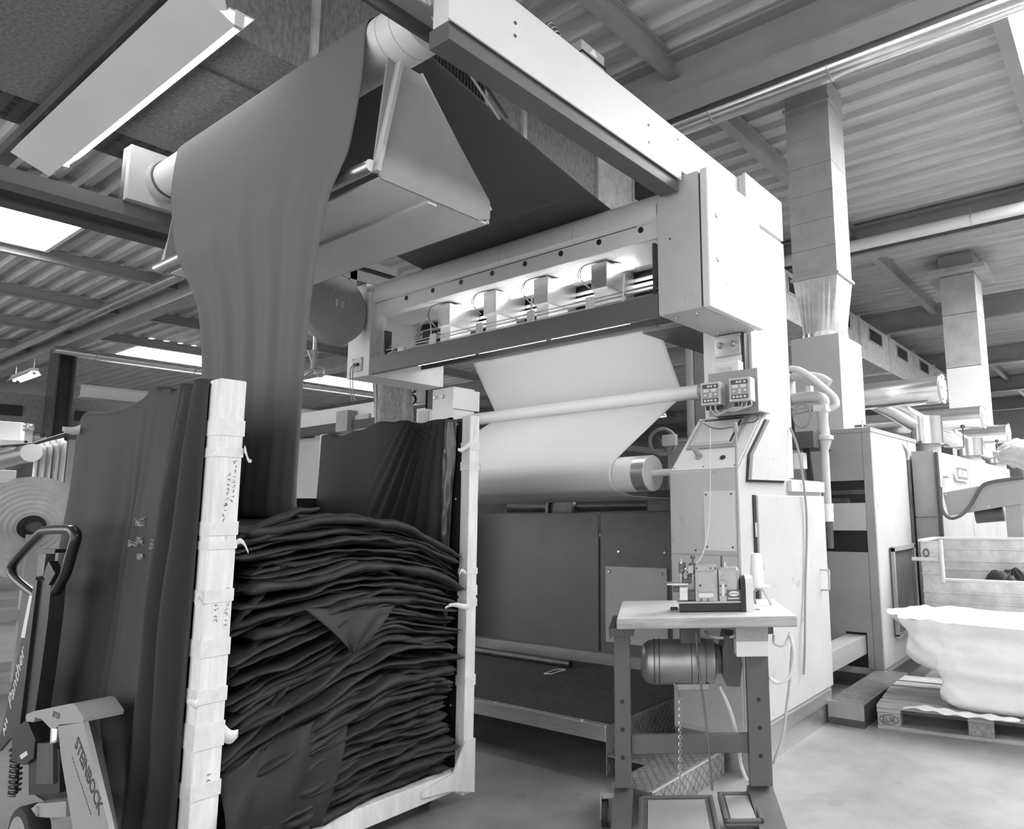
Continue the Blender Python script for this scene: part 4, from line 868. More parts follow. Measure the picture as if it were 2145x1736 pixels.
q = P_(1537.5, 1243, -.003); e = MB(); e.add([q+Vector((.024*math.cos(t), 0, .012*math.sin(t))) for t in [i*math.pi/12 for i in range(24)]]+[q+Vector((.024*math.cos(t), -.001, .012*math.sin(t))) for t in [i*math.pi/12 for i in range(24)]], [list(range(24)), list(range(24, 48))]+[(i, (i+1) % 24, 24+(i+1) % 24, 24+i) for i in range(24)]); sm(e, 'emblem_oval', 'white_paint', nb)
for i in range(6): q2 = P_(1530+i*3, 1243, -.0045); sm(MB().box(q2.x-.0015, q2.x+.0015, q2.y-.0006, q2.y, q2.z-.003, q2.z+.003), 'emblem_letter', 'ink', nb)
q = P_(1537, 1253, -.0035); sm(MB().box(q.x-.026, q.x+.026, q.y-.0006, q.y, q.z-.0025, q.z+.0025), 'lettering_line', 'white_paint', nb)
for px, py in ((1459, 1190), (1488, 1190), (1498, 1190), (1469, 1256), (1483, 1256), (1509, 1227), (1520, 1227), (1509, 1245), (1520, 1245)):
    q = P_(px, py, -.001); sm(MB().cyl(q, q-Vector((0, .005, 0)), .005, n=10), 'screw', 'dark_metal', None, True)
q = P_(1515, 1209, .0); sm(MB().cyl(q, q-Vector((0, .006, 0)), .010, n=16), 'oil_cap', 'machine_body', None, True)
q = P_(1467, 1226, -.003); sm(MB().cyl(q, q-Vector((0, .006, 0)), .005, n=10), 'latch', 'black', None, True)
a = P_(1511, 1187, .05); b = P_(1511, 1164, .05); sm(MB().cyl(a, b, .005, n=10), 'oil_dipstick', 'dark_metal', None, True); sm(MB().cyl(P_(1519, 1188, .04), P_(1519, 1177, .04), .010, n=12), 'filler_cap', 'steel', None, True)
# needle head: thread guides, levers, tension posts
for px, y0_, y1_, r_, m_ in ((1427, 1225, 1170, .005, 'steel'), (1433, 1222, 1178, .008, 'dark_metal'), (1439, 1222, 1185, .006, 'steel'), (1445, 1210, 1182, .009, 'dark_metal'), (1451, 1200, 1168, .005, 'dark_metal'), (1436, 1215, 1195, .012, 'machine_body')):
    sm(MB().cyl(P_(px, y0_, .03), P_(px, y1_, .03), r_, n=10), 'needle_post', m_, None, True)
sm(MB().cyl(P_(1451, 1170, .03), P_(1451, 1163, .03), .012, .010, n=14), 'tension_knob', 'dark_metal', None, True); sm(MB().cyl(P_(1451, 1184, .03), P_(1451, 1179, .03), .016, n=14), 'tension_disc', 'dark_metal', None, True)
pbox(1441, 1453, 1184, 1201, .01, .05, 'tension_block', 'machine_body', .004); pbox(1428, 1449, 1213, 1222, -.01, .04, 'presser_foot', 'dark_metal', .003); pbox(1422, 1432, 1180, 1200, .01, .04, 'lever_block', 'dark_metal', .003)
for i, (a_, b_) in enumerate((((1425, 1195), (1452, 1188)), ((1430, 1205), (1455, 1196)), ((1424, 1178), (1433, 1186)), ((1434, 1190), (1458, 1207)))): sm(MB().tube([P_(*a_, .01), P_(*b_, .03)], .004, 6), 'lever', 'steel', None, True)
# cloth plate and its support
a = P_(1391, 1219, .05); z = a.z; A1 = [P_(1391, 1219, .06), P_(1397, 1228, -.03), P_(1442, 1229, -.03), P_(1447, 1220, .06)]
sm(MB().prism([(p.x, p.y, z) for p in A1], (0, 0, -.006)), 'cloth_plate', 'brushed'); pbox(1424, 1441, 1229, 1258, .0, .04, 'plate_support', 'brushed', .003); pbox(1441, 1457, 1238, 1258, .01, .10, 'lower_body', 'dark_metal', .004); pbox(1410, 1424, 1229, 1240, .02, .06, 'plate_bracket', 'dark_metal', .004)
for i in range(3): q = P_(1407+i*5, 1274, .02); sm(MB().lathe(q, (0, -1, 0), [(.008, 0), (.008, .015), (.004, .02)], n=10), 'rubber_foot', 'rubber', None, True)
# belt cover arch
a = P_(1553, 1282, -.01); b = P_(1577, 1206, -.01); w = b.x-a.x; hz = b.z
arc = [(a.x+w*.42, a.y, 0)]+[(a.x+w*.42+ (w*.58)*math.sin(t)*0, a.y, 0) for t in ()]
ay = a.y; ar = [(ay, 0.0), (ay, hz*.80), (ay+.012, hz*.93), (ay+.035, hz), (ay+.085, hz), (ay+.108, hz*.93), (ay+.12, hz*.80), (ay+.12, 0)]
sm(MB().prism([(a.x+w*.40, y, z) for y, z in ar], (w*.60, 0, 0)), 'belt_cover', 'white_paint'); sm(MB().prism([(a.x, y, z*.97) for y, z in ar], (w*.38, 0, 0)), 'belt_recess', 'black')
q = P_(1582, 1277, .03); sm(MB().box(q.x-.012, q.x+.025, q.y, q.y+.03, 0, .004), 'fixing_tab', 'steel')
sm(MB().lathe(P_(1551, 1235, .05), (1, 0, 0), [(.05, 0), (.05, .008), (.02, .012)], n=24), 'handwheel', 'machine_body', None, True)
# thread stand with cone
TS = thing('thread_stand', 'tall thin thread stand with wire arms rising from the table beside the console', 'thread stand', tw((.62, ly0+.10, TZ)), TA); to = loc(WP[TS.name])
def Q_(px, py, dl=.1): return tv(px, py, ly0+dl)-to
def ts(mb, nm, m, smooth=True): return mb.build(nm, m, TS, smooth=smooth, local=True)
b_ = Q_(1553, 1262); b_.z = 0
ts(MB().tube([b_, Q_(1549, 1215), Q_(1543, 1000), Q_(1541, 890)], .007, 10), 'rod', 'mid_paint'); ts(MB().lathe(Q_(1541, 905), (0, 0, 1), [(.010, 0), (.012, .01), (.012, .03), (.007, .05)], n=12), 'rod_tip', 'mid_paint')
ts(MB().lathe(b_, (0, 0, 1), [(.025, 0), (.025, .006), (.010, .01)], n=16), 'base_flange', 'dark_metal')
ts(MB().tube([Q_(1541, 893), Q_(1510, 898), Q_(1490, 895), Q_(1473, 886)], .003, 6, smooth=5), 'wire_arm', 'dark_metal'); ts(MB().tube([Q_(1541, 893), Q_(1560, 886), Q_(1578, 884), Q_(1590, 876)], .003, 6, smooth=5), 'wire_arm', 'dark_metal')
ts(MB().tube([Q_(1583, 1265, .16), Q_(1580, 1240, .16), Q_(1595, 1230, .16)], .006, 8, smooth=5), 'disc_arm', 'mid_paint')
dc = Q_(1590, 1229, .16); ts(MB().lathe(dc, (0, 0, 1), [(.005, -.008), (.052, 0), (.054, .006), (.01, .006)], n=28), 'cone_disc', 'white_paint'); ts(MB().tube([dc, dc+Vector((.03, .03, -.03)), dc+Vector((.07, .06, -.10)), dc+Vector((.09, .08, -.135))], .006, smooth=5), 'disc_cable', 'grey_paint')
cz = dc+Vector((-.01, 0, .006)); cw_ = tw(cz+to)
tag(MB().lathe(cw_, (0, 0, 1), [(.034, 0), (.036, .004), (.026, .145), (.022, .150), (.022, .156), (.012, .157)], n=28).build('thread_cone', 'thread', smooth=True), 'white cone of sewing thread on the disc of the thread stand', 'thread cone')
yarn = [tw(P_(1457, 1180, .03)+so), tw(tv(1470, 1165, ly0+.05)), tw(tv(1480, 1130, ly0+.1)), tw(tv(1487, 1080, ly0+.1)), tw(tv(1488, 960, ly0+.1)), tw(tv(1488, 895, ly0+.1))]
tag(MB().tube(yarn, .0012, 5, smooth=6).build('sewing_thread', 'thread', smooth=True), 'fine white thread running from the sewing machine up to the wire arm', 'thread')

# ================================================================== RIGHT SIDE: OVEN, DUCTS, BIN, PALLET
O = thing('oven_unit', 'tall grey drying oven unit with slotted front behind the console', 'oven', (-2.7, 6.6, .0))
YO = 5.69
MB().box(-3.7, -1.77, YO+.03, 7.1, .10, 2.0).build('housing', 'grey_paint', O)
MB().box(-3.72, -1.745, YO-.005, 7.12, 2.0, 2.035).build('top_plate', 'mid_paint', O)
MB().box(-1.822, -1.75, YO, YO+.03, .15, 2.0, .003).build('corner_post', 'mid_paint', O)
MB().box(-3.7, -1.824, YO, YO+.03, 1.61, 2.0, .003).build('front_panel', 'mid_paint', O); MB().box(-3.7, -1.824, YO, YO+.03, 1.21, 1.43, .003).build('front_panel', 'grey_paint', O)
fp = MB(); fp.box(-3.7, -2.04, YO, YO+.03, .15, 1.04); fp.box(-2.04, -1.87, YO, YO+.03, .42, 1.04); fp.box(-1.87, -1.824, YO, YO+.03, .15, 1.04); fp.build('front_panel', 'mid_paint', O)
MB().box(-3.7, -1.824, YO+.025, YO+.032, 1.43, 1.61).build('slot', 'black', O); MB().box(-3.7, -1.824, YO+.025, YO+.032, 1.04, 1.21).build('slot', 'black', O); MB().box(-2.04, -1.87, YO+.025, YO+.032, .15, .42).build('slot', 'black', O)
MB().box(-3.7, -1.83, YO+.018, YO+.024, 1.50, 1.535).build('slot_rail', 'dark_metal', O); MB().box(-2.3, -1.95, YO+.012, YO+.022, 1.43, 1.47, .004).build('slot_rail', 'dark_metal', O)
MB().box(-1.77, -1.75, YO+.03, 6.78, .15, 2.0, .003).build('side_panel', 'grey_paint', O); MB().box(-1.77, -1.75, 6.80, 7.1, .15, 2.0, .003).build('side_panel', 'grey_paint', O)
MB().cyl((-1.74, 6.74, .3), (-1.74, 6.74, 1.82), .018, n=12).build('conduit', 'dark_metal', O, smooth=True); MB().tube([(-1.74, 6.74, 1.8), (-1.735, 6.72, 1.90), (-1.76, 6.6, 1.98)], .014, smooth=5).build('conduit', 'grey_paint', O, smooth=True)
dr = MB().box(-1.75, -1.735, 6.0, 6.68, .36, 1.06).build('inspection_door', 'slate_paint', O)
for a in ((6.0, 6.04, .36, 1.06), (6.64, 6.68, .36, 1.06), (6.0, 6.68, 1.03, 1.07), (6.0, 6.68, .34, .37)): MB().box(-1.735, -1.712, *a).build('door_frame', 'mid_paint', dr)
MB().box(-2.03, -1.88, 4.76, YO+.02, .26, .40, .003).build('link_beam', 'mid_paint', O)
pf = thing('plinth', 'low dark chequered plinth under the oven unit', 'plinth', (-2.7, 6.6, 0)); MB().box(-3.7, -1.62, 5.715, 7.6, 0, .10).build('body', 'dark_metal', pf)
# exhaust box, transition, square chimney
X = thing('exhaust_chimney', 'square sheet-metal chimney rising from a box on the oven to the roof', 'chimney', (-2.3, 6.25, 2.035))
MB().box(-2.525, -2.07, 6.0, 6.62, 2.035, 2.93, .003).build('exhaust_box', 'grey_paint', X)
def loft(lo, hi):
    m = MB(); n = len(lo); m.add(lo+hi, [(i, (i+1) % n, n+(i+1) % n, n+i) for i in range(n)]+[list(range(n))[::-1], list(range(n, 2*n))]); return m
cx, cy = -2.29, 6.27; hw, hd = .215, .20
def sq(t): c, s_ = math.cos(t), math.sin(t); k = 1/max(abs(c), abs(s_)); return Vector((cx+c*k*hw, cy+s_*k*hd, 3.50))
n = 32; ci = [Vector((cx+.20*math.cos(2*math.pi*i/n), cy+.20*math.sin(2*math.pi*i/n), 2.98)) for i in range(n)]; si = [sq(2*math.pi*i/n) for i in range(n)]
loft(ci, si).build('transition', 'galv', X); MB().cyl((cx, cy, 2.93), (cx, cy, 2.985), .21, n=32).build('collar', 'silver', X, smooth=True)
MB().box(cx-hw-.02, cx+hw+.02, cy-hd-.02, cy+hd+.02, 3.495, 3.52).build('flange', 'duct_plain', X)
zz = [3.52, 3.78, 4.05, 4.32, 4.6, 4.88, 5.16, 5.45]
for a, b in zip(zz, zz[1:]): MB().box(cx-hw, cx+hw, cy-hd, cy+hd, a, b-.002, .003).build('chimney_section', 'duct_plain', X)
MB().box(cx-hw-.02, cx+hw+.02, cy-hd-.02, cy+hd+.02, 5.2, 5.23).build('flange', 'duct_plain', X)
MB().tube([(-2.08, 6.3, 2.12), (-2.02, 6.3, 2.12), (-1.98, 6.32, 2.12)], .012).build('valve', 'dark_metal', X, smooth=True); MB().cyl((-2.0, 6.3, 2.03), (-2.0, 6.3, 2.17), .008, n=8).build('valve_stem', 'steel', X)
# second chimney further back
X2 = thing('exhaust_chimney', 'stained square chimney further down the hall right of the wide duct', 'chimney', (-2.1, 12.3, 0))
MB().box(-2.5, -1.8, 11.9, 12.8, 0, 1.9).build('base_unit', 'grey_paint', X2)
MB().box(-2.40, -1.876, 12.0, 12.65, 1.9, 3.58, .003).build('lower_shaft', 'white_paint', X2); MB().box(-2.40, -1.876, 12.0, 12.65, 3.59, 4.45).build('shaft_section', 'duct_plain', X2); MB().box(-2.40, -1.876, 12.0, 12.65, 4.46, 5.10).build('shaft_section', 'duct_plain', X2)
MB().box(-2.6, -1.68, 11.8, 12.85, 5.11, 5.19).build('roof_collar', 'duct_plain', X2); MB().box(-2.40, -1.876, 12.0, 12.65, 5.19, 5.46).build('shaft_section', 'duct_plain', X2)
# burner units with round exhaust pipes
def burner(Yc, zc, k, label):
    o = thing('exhaust_pipe', label, 'exhaust pipe', (-1.7, Yc, 1.91), group=None); r = .135
    MB().cyl((-3.0, Yc, zc), (-1.5, Yc, zc), r, n=32).build('main_pipe', 'silver', o, smooth=True); MB().cyl((-2.25, Yc, zc), (-2.24, Yc, zc), r*1.02, n=32).build('band', 'steel', o, smooth=True)
    MB().lathe((-1.5, Yc, zc), (1, 0, 0), [(r*.92, 0), (r*.92, .02), (r*1.06, .02), (r*1.06, .03), (.012, .032), (.012, .05)], n=32).build('end_cap', 'white_paint', o, smooth=True)
    for i in range(6): t = i*math.pi/3; MB().cyl((-1.47, Yc+math.cos(t)*r*.9, zc+math.sin(t)*r*.9), (-1.463, Yc+math.cos(t)*r*.9, zc+math.sin(t)*r*.9), .01, n=8).build('bolt', 'dark_metal', o)
    MB().tube([(-2.15, Yc+.05, zc-.04), (-1.95, Yc+.08, zc-.16), (-1.76, Yc+.12, zc-.30), (-1.70, Yc+.14, zc-.36)], .105, 24).build('branch', 'silver', o, smooth=True)
    MB().cyl((-1.69, Yc+.16, 2.0), (-1.69, Yc+.16, zc-.24), .15, n=32).build('elbow_sleeve', 'silver', o, smooth=True); MB().cyl((-1.69, Yc+.16, 1.905), (-1.69, Yc+.16, 2.0), .12, n=28).build('base_collar', 'mid_paint', o, smooth=True)
    MB().tube([(-1.56, Yc+.2, 1.97), (-1.50, Yc+.35, 1.97), (-1.48, Yc+.8, 2.0), (-1.48, Yc+.82, 2.2)], .008).build('damper_lever', 'dark_metal', o, smooth=True); MB().lathe((-1.48, Yc+.82, 2.2), (0, 0, 1), [(.01, 0), (.024, .012), (.024, .03), (.01, .04)], n=12).build('lever_knob', 'dark_metal', o, smooth=True)
for i, (px, py) in enumerate(((1970, 815), (2057, 873), (2110, 908))):
    q = at(px, py, X=-1.5); burner(q.y, max(q.z, 2.30), i, ('large silver exhaust pipe with bolted end cap above the badge panel', 'silver exhaust pipe with end cap behind the first capped pipe', 'far silver exhaust pipe with end cap near the bright window')[i])
H = thing('burner_housing', 'pale burner housing with an oval name badge behind the oven unit', 'machine housing', (-2.0, 8.0, 0))
MB().box(-2.6, -1.53, 7.55, 11.2, .1, 1.9).build('housing', 'grey_paint', H)
MB().box(-1.72, -1.53, 6.83, 7.55, .1, 1.9).build('front_bay', 'mid_paint', H)
for a, b in ((6.84, 8.28), (8.30, 9.7), (9.72, 11.2)): MB().box(-1.53, -1.505, a, b, .9, 1.89, .003).build('side_panel', 'mid_paint', H)
MB().box(-1.725, -1.53, 6.815, 6.83, 1.30, 1.9).build('front_panel', 'mid_paint', H); MB().box(-1.725, -1.53, 6.815, 6.83, .1, 1.29).build('front_panel', 'mid_paint', H)
for y in (6.80, 6.79): MB().cyl((-1.515+.02*(y < 6.795), y, .3), (-1.515+.02*(y < 6.795), y, 1.88), .012, n=8).build('conduit', 'dark_metal', H, smooth=True)
qa = at(1998, 990, X=-1.5); bd = MB(); y0b, y1b, zc = 7.46, 8.12, qa.z
pts = [(y0b+.08*(1-math.cos(t)), zc+.075*math.sin(t)) for t in [(-1+2*i/10)*math.pi/2 for i in range(11)]][::-1]; pts = [(y0b+.08-.08*math.cos(t), zc+.075*math.sin(t)) for t in [math.pi/2-i*math.pi/10 for i in range(11)]]+[(y1b-.08+.08*math.cos(t), zc+.075*math.sin(t)) for t in [-math.pi/2+i*math.pi/10 for i in range(11)]]
badge = bd.yz(pts, -1.505, -1.485).build('badge', 'white_paint', H); MB().yz([(y+(.02 if y < 7.7 else -.02), zc+(z-zc)*.82) for y, z in pts], -1.485, -1.4835).build('badge_face', 'slate_paint', badge)
text('BRÜCKNER', .088, (-1.483, 7.60, zc-.03), (0, 1, 0), (0, 0, 1), 'white_paint', badge, 'badge_lettering', .0008, bold=.001, sx=1.0); text('L', .11, (-1.483, 7.50, zc-.045), (0, 1, 0), (0, 0, 1), 'white_paint', badge, 'badge_emblem', .0008, bold=.003)
MB().tube([(-1.50, 7.0, 1.66), (-1.46, 7.0, 1.66), (-1.46, 7.1, 1.66)], .01).build('latch', 'steel', H)
# sloping dark conveyor side in front of it, cable looped along it
Y6 = 6.55; pts = [at(*p, Y=Y6) for p in ((1975, 1032), (2190, 992), (2190, 1046), (1987, 1080))]
cv = thing('conveyor_arm', 'grey sloping conveyor side panel rising in front of the burner housing', 'conveyor', (pts[0].x+.4, Y6, 1.2))
MB().xz([(p.x, p.z) for p in pts], Y6, Y6+.22).build('side_panel', 'mid_paint', cv); bolts(cv, [at(1981, 1036, Y=Y6), at(2072, 1060, Y=Y6), at(2060, 1017, Y=Y6)], (0, -1, 0), .008, .005)
a = at(2042, 1082, Y=Y6+.1); MB().cyl((a.x, Y6+.15, a.z), (a.x+.22, Y6+.15, a.z+.02), .06, n=20).build('belt_drum', 'slate_paint', cv, smooth=True); MB().box(pts[1].x-.32, pts[1].x-.2, Y6+.02, Y6+.2, 0.0, pts[2].z).build('stand', 'mid_paint', cv)
MB().tube([at(*p, Y=Y6-.03) for p in ((1970, 1020), (1973, 1065), (1990, 1085), (2015, 1078), (2035, 1055), (2055, 1020), (2075, 1010), (2110, 1004), (2145, 1000))], .014, smooth=8).build('cable', 'dark_metal', cv, smooth=True)
wb = at(2125, 950, Y=7.0); bn = MB()
def bundle(u, v): t = u*2*math.pi; r = .16*math.sin(math.pi*min(.999, max(.001, v)))**.4*(1+.45*noise.noise((math.cos(t)*2, math.sin(t)*2, v*5))+.15*noise.noise((math.cos(t)*6, math.sin(t)*6, v*14))); return wb+Vector((-.16+.55*v, r*math.cos(t), r*math.sin(t)*.8))
MB().grid(bundle, 28, 16)  .build('wrapped_bundle', 'film', cv, smooth='all')
# metal bin with ribbed walls
bnth = thing('metal_bin', 'riveted ribbed aluminium bin with a cut-down front behind the white sack', 'bin', (-.75, 6.3, .35))
xb0, xb1 = -1.49, -.10; yb0, yb1 = 5.98, 6.45
def ribwall(nm, poly_top, axis, c, a0, a1, z0, z1):
    m = MB(); ribs = [z for z in (.45, .52, .66, .73, .87, .94, 1.04) if z0 < z < z1]
    if axis == 'y': m.box(a0, a1, c, c+.012, z0, z1)
    else: m.box(c, c+.012, a0, a1, z0, z1)
    o = m.build(nm, 'galv', bnth); 
    for z in ribs:
        (MB().box(a0, a1, c-.006, c+.018, z-.010, z+.010, .003) if axis == 'y' else MB().box(c-.006, c+.018, a0, a1, z-.010, z+.010, .003)).build('rib', 'galv', o)
    return o
ribwall('back_wall', 0, 'y', yb1, xb0, xb1, .36, 1.12); ribwall('side_wall', 0, 'x', xb0, yb0, yb1, .36, 1.12)
fw = ribwall('front_wall', 0, 'y', yb0, -1.33, xb1, .36, .82); cw = ribwall('corner_wall', 0, 'y', yb0-.001, xb0, -1.33, .36, 1.12)
MB().box(-1.345, -1.325, yb0-.02, yb0+.02, .80, 1.13, .003).build('edge_strip', 'white_paint', bnth); MB().box(-1.34, xb1, yb0-.015, yb0+.025, .815, .835, .003).build('edge_strip', 'white_paint', bnth); MB().box(xb0-.015, xb0+.025, yb0-.02, yb1+.02, 1.115, 1.135, .003).build('edge_strip', 'white_paint', bnth); MB().box(xb0, xb1, yb1-.015, yb1+.03, 1.115, 1.135, .003).build('edge_strip', 'white_paint', bnth)
MB().box(xb0, xb1, yb0, yb1+.01, .34, .36).build('bin_floor', 'galv', bnth)
for x in (-1.4, -.25):
    for y in (6.05, 6.4): MB().box(x-.02, x+.02, y-.02, y+.02, 0, .34).build('leg', 'galv', bnth)
for i in range(9): z = .44+i*.075; MB().lathe((-1.41, yb0-.001, z), (0, -1, 0), [(.008, 0), (.007, .004), (.003, .006)], n=8).build('rivet', 'silver', bnth, smooth=True)
MB().tube([Vector((-1.45+.02*math.cos(t), yb0-.012, 1.03+.028*math.sin(t))) for t in [i*math.pi/8 for i in range(17)]], .006).build('lifting_ring', 'dark_metal', bnth, smooth=True); MB().box(-1.56, -1.36, yb0-.03, yb0-.008, .965, .995, .003).build('carry_handle', 'silver', bnth)
def lump(u, v): t = u*2*math.pi; r = math.sin(v*math.pi/2); n_ = 1+.14*noise.noise((math.cos(t)*3*r, math.sin(t)*3*r, v*4))+.05*math.sin(t*9+v*12); return Vector((-.88+.36*r*math.cos(t)*n_, 6.2+.17*r*math.sin(t)*n_, .38+.50*math.cos(v*math.pi/2)*n_))
tag(MB().grid(lump, 48, 20).build('cloth_heap', 'cloth_dark', smooth='all'), 'heap of dark crumpled cloth lying in the aluminium bin', 'cloth heap')
# pallet
PT = thing('pallet', 'wooden euro pallet under the white sack', 'pallet', (-1.52, 4.73, 0), math.radians(7))
def pp(mb, nm, m): return mb.build(nm, m, PT, local=True)
for i, (a, w) in enumerate(((0, .145), (.19, .10), (.33, .145), (.52, .10), (.66, .145))): pp(MB().box(0, 1.2, a*1.12, (a+w)*1.12, .125, .147, .003), 'deck_board', 'wood')
for x in (0, .53, 1.055): pp(MB().box(x, x+.145, 0, .9, .102, .124, .002), 'stringer_board', 'wood')
for x in (0, .53, 1.055):
    for y in (0, .40, .80): pp(MB().box(x+.002, x+.143, y+.002, y+.10, .024, .101, .004), 'block', 'wood_block')
for y in (0, .40, .80): pp(MB().box(0, 1.2, y, y+.10, 0, .023, .002), 'bottom_board', 'wood')
text('EUR', .045, (.03, .0012, .045), (1, 0, 0), (0, 0, 1), 'ink', PT, 'stamp', .0005, local=True)
pp(MB().tube([Vector((.072+.055*math.cos(t), .001, .062+.028*math.sin(t))) for t in [i*math.pi/12 for i in range(25)]], .002, 5), 'stamp_ring', 'ink')
# white sack
def sack(u, v):
    t = u*2*math.pi; c, s_ = math.cos(t), math.sin(t); p = 2/4.2
    sx = math.copysign(abs(c)**p, c); sy = math.copysign(abs(s_)**p, s_); left = max(0, -c)
    prof = [(0, .80), (.06, .93), (.2, 1.0), (.45, 1.04), (.7, 1.0), (.85, .985), (1.0, 1.02)]
    for (a, ra), (b, rb) in zip(prof, prof[1:]):
        if a <= v <= b+1e-9: r = ra+(rb-ra)*(v-a)/(b-a); break
    tuck = -.30*left*math.exp(-((v-.28)/.2)**2)-.25*left*(1-v)**2+.11*left*math.exp(-((v-1)/.14)**2)*max(0, -c)
    n_ = .05*noise.noise((c*2.2, s_*2.2, v*2.5))+.03*noise.noise((c*5, s_*5, v*5+3))+.012*noise.noise((c*11, s_*11, v*9)); r += n_*1.9+tuck+.05*left*math.sin(v*9+s_*6)
    x = -.79+.60*sx*r; y = 5.17+.36*sy*(r*.9+.1); z = .15+.52*v+.02*noise.noise((c*4, s_*4, 9))*v+.02*left*v
    return Vector((x, y, max(.149, z)))
sk = MB().grid(sack, 110, 44)
k0 = 44*111; 
def top(u, v): b = sack(u, 1.0); cc = Vector((-.79, 5.17, .58)); w = v; q = b.lerp(cc, w); q.z = b.z-.10*math.sin(w*math.pi/2)+.015*noise.noise((q.x*7, q.y*7, 1)); return q
sk.grid(top, 110, 12); skk = thing('sack', 'big white woven sack slumped on the wooden pallet', 'sack', (-.79, 5.17, .148)); sk.build('sack_body', 'sack', skk, smooth='all')
def sk_tail(u, v): return Vector((-1.30+.55*u+.05*math.sin(v*5), 4.80-.10*v+.015*math.sin(u*9), .152+.012*math.sin(u*14+v*3)**2-.02*v*(u < .9)*0))
MB().grid(sk_tail, 24, 8).build('sack_skirt', 'sack', skk, smooth='all', solid=.003)
lab = [at(1932, 1290, X=-1.36), at(1940, 1345, X=-1.36)]
# valve pipe stack beside the console
V = thing('valve_pipe', 'grey flanged pipe with hoses and handwheel standing behind the console', 'pipe', (-1.75, 5.1, .9)); XV, YV = -1.86, 5.18
def vz(py): return at(1727, py, Y=YV).z
xv = at(1727, 950, Y=YV).x; bx = [(1150, .034), (1140, .040), (1085, .036)]
MB().lathe((xv, YV, vz(1148)), (0, 0, 1), [(.030, 0), (.036, .015), (.036, vz(1085)-vz(1148))], n=20).build('hose_end', 'dark_metal', V, smooth=True)
def wrapf(u, v): t = u*2*math.pi; r = .043+.008*noise.noise((math.cos(t)*3, math.sin(t)*3, v*6)); return Vector((xv+r*math.cos(t), YV+r*math.sin(t), vz(1092)+(vz(1055)-vz(1092))*v))
MB().grid(wrapf, 20, 10).build('tape_wrap', 'sack', V, smooth='all')
MB().lathe((xv, YV, vz(1060)), (0, 0, 1), [(.034, 0), (.034, vz(955)-vz(1060)), (.030, vz(945)-vz(1060)), (.058, vz(925)-vz(1060)), (.058, vz(922)-vz(1060)), (.075, vz(921)-vz(1060)), (.075, vz(913)-vz(1060)), (.05, vz(911)-vz(1060)), (.04, vz(880)-vz(1060)), (.045, vz(862)-vz(1060)), (.03, vz(858)-vz(1060))], n=24).build('flanged_pipe', 'grey_paint', V, smooth=True)
MB().box(xv-.055, xv+.05, YV-.05, YV+.05, vz(862), vz(848), .004).build('valve_block', 'white_paint', V)
e0 = at(1725, 850, Y=YV); e1 = at(1712, 832, Y=YV); e2 = at(1690, 832, Y=YV); e3 = at(1662, 836, Y=YV)
MB().tube([e0, at(1724, 838, Y=YV), e1, e2, e3], .045, 18, smooth=6).build('elbow_pipe', 'grey_paint', V, smooth=True)
MB().tube([at(1660, 790, Y=YV), at(1690, 787, Y=YV), at(1720, 792, Y=YV), at(1738, 803, Y=YV)], .034, 16, smooth=6).build('flexible_hose', 'grey_paint', V, smooth=True)
MB().tube([at(*p, Y=YV-.1) for p in ((1655, 772), (1675, 775), (1700, 790), (1730, 815), (1748, 832), (1752, 848), (1740, 856))], .024, 14, smooth=6).build('white_hose', 'white_paint', V, smooth=True)
MB().tube([at(1680+18*math.cos(t), 870+25*math.sin(t), Y=YV-.05) for t in [i*2*math.pi/28 for i in range(29)]], .009, 8).build('cable_coil', 'mid_paint', V, smooth=True)
MB().tube([at(*p, Y=YV) for p in ((1660, 865), (1690, 858), (1712, 856))], .02, 12).build('side_branch', 'grey_paint', V, smooth=True)
MB().box(at(1657, 800, Y=YV).x-.03, at(1660, 800, Y=YV).x, YV-.06, YV+.06, vz(850), vz(775)).build('mount_plate', 'mid_paint', V); MB().box(at(1690, 810, Y=YV+.1).x, at(1700, 810, Y=YV+.1).x, YV+.08, YV+.14, vz(832), vz(800)).build('filter_box', 'white_paint', V)
a = at(1662, 905, Y=5.0); b = at(1705, 945, Y=5.0); sh_ = thing('side_shelf', 'dark steel shelf bracket between the console and the flanged pipe', 'shelf', (a.x+.1, 5.1, 1.5)); MB().box(a.x-.05, b.x, 5.0, 5.4, b.z+.03, a.z, .003).build('shelf_box', 'dark_steel', sh_); MB().bar((b.x-.1, 5.1, b.z+.03), (b.x-.02, 5.1, 1.0), .04, .04).build('strut', 'black', sh_); q = at(1680, 965, Y=5.0); MB().box(q.x-.06, q.x+.02, 4.98, 5.05, q.z-.06, q.z+.06, .003).build('clip', 'white_paint', sh_)
# ================================================================== PALLET JACK
YJ = 1.045
J = thing('pallet_jack', 'black-handled hand pallet jack parked beside the cart', 'pallet jack', (-3.7, 1.05, 0))
def j(px, py, dy=0): p = at(px, py, Y=YJ); p.y += dy; return p
def jpoly(pxs, d0, d1, nm, m, par=None):
    return MB().prism([j(*p)+Vector((0, d0, 0)) for p in pxs], (0, d1-d0, 0)).build(nm, m, par or J)
lp_ = [(88, 1262), (55, 1240), (22, 1212), (13, 1195), (18, 1178), (45, 1145), (72, 1118), (85, 1111), (130, 1109), (143, 1114), (146, 1128), (138, 1155), (125, 1200), (112, 1225), (98, 1250), (92, 1262)]
MB().tube([j(*p, .02) for p in lp_], .020, 14, smooth=5).build('handle_loop', 'black_gloss', J, smooth=True)
jpoly([(75, 1150), (116, 1150), (114, 1158), (75, 1158)], 0, .05, 'handle_crossbar', 'black', J); jpoly([(88, 1160), (104, 1160), (98, 1205), (84, 1205)], -.012, .02, 'lever_plate', 'dark_metal', J)
jpoly([(108, 1175), (122, 1200), (108, 1225), (96, 1205)], -.01, .02, 'control_lever', 'black', J)
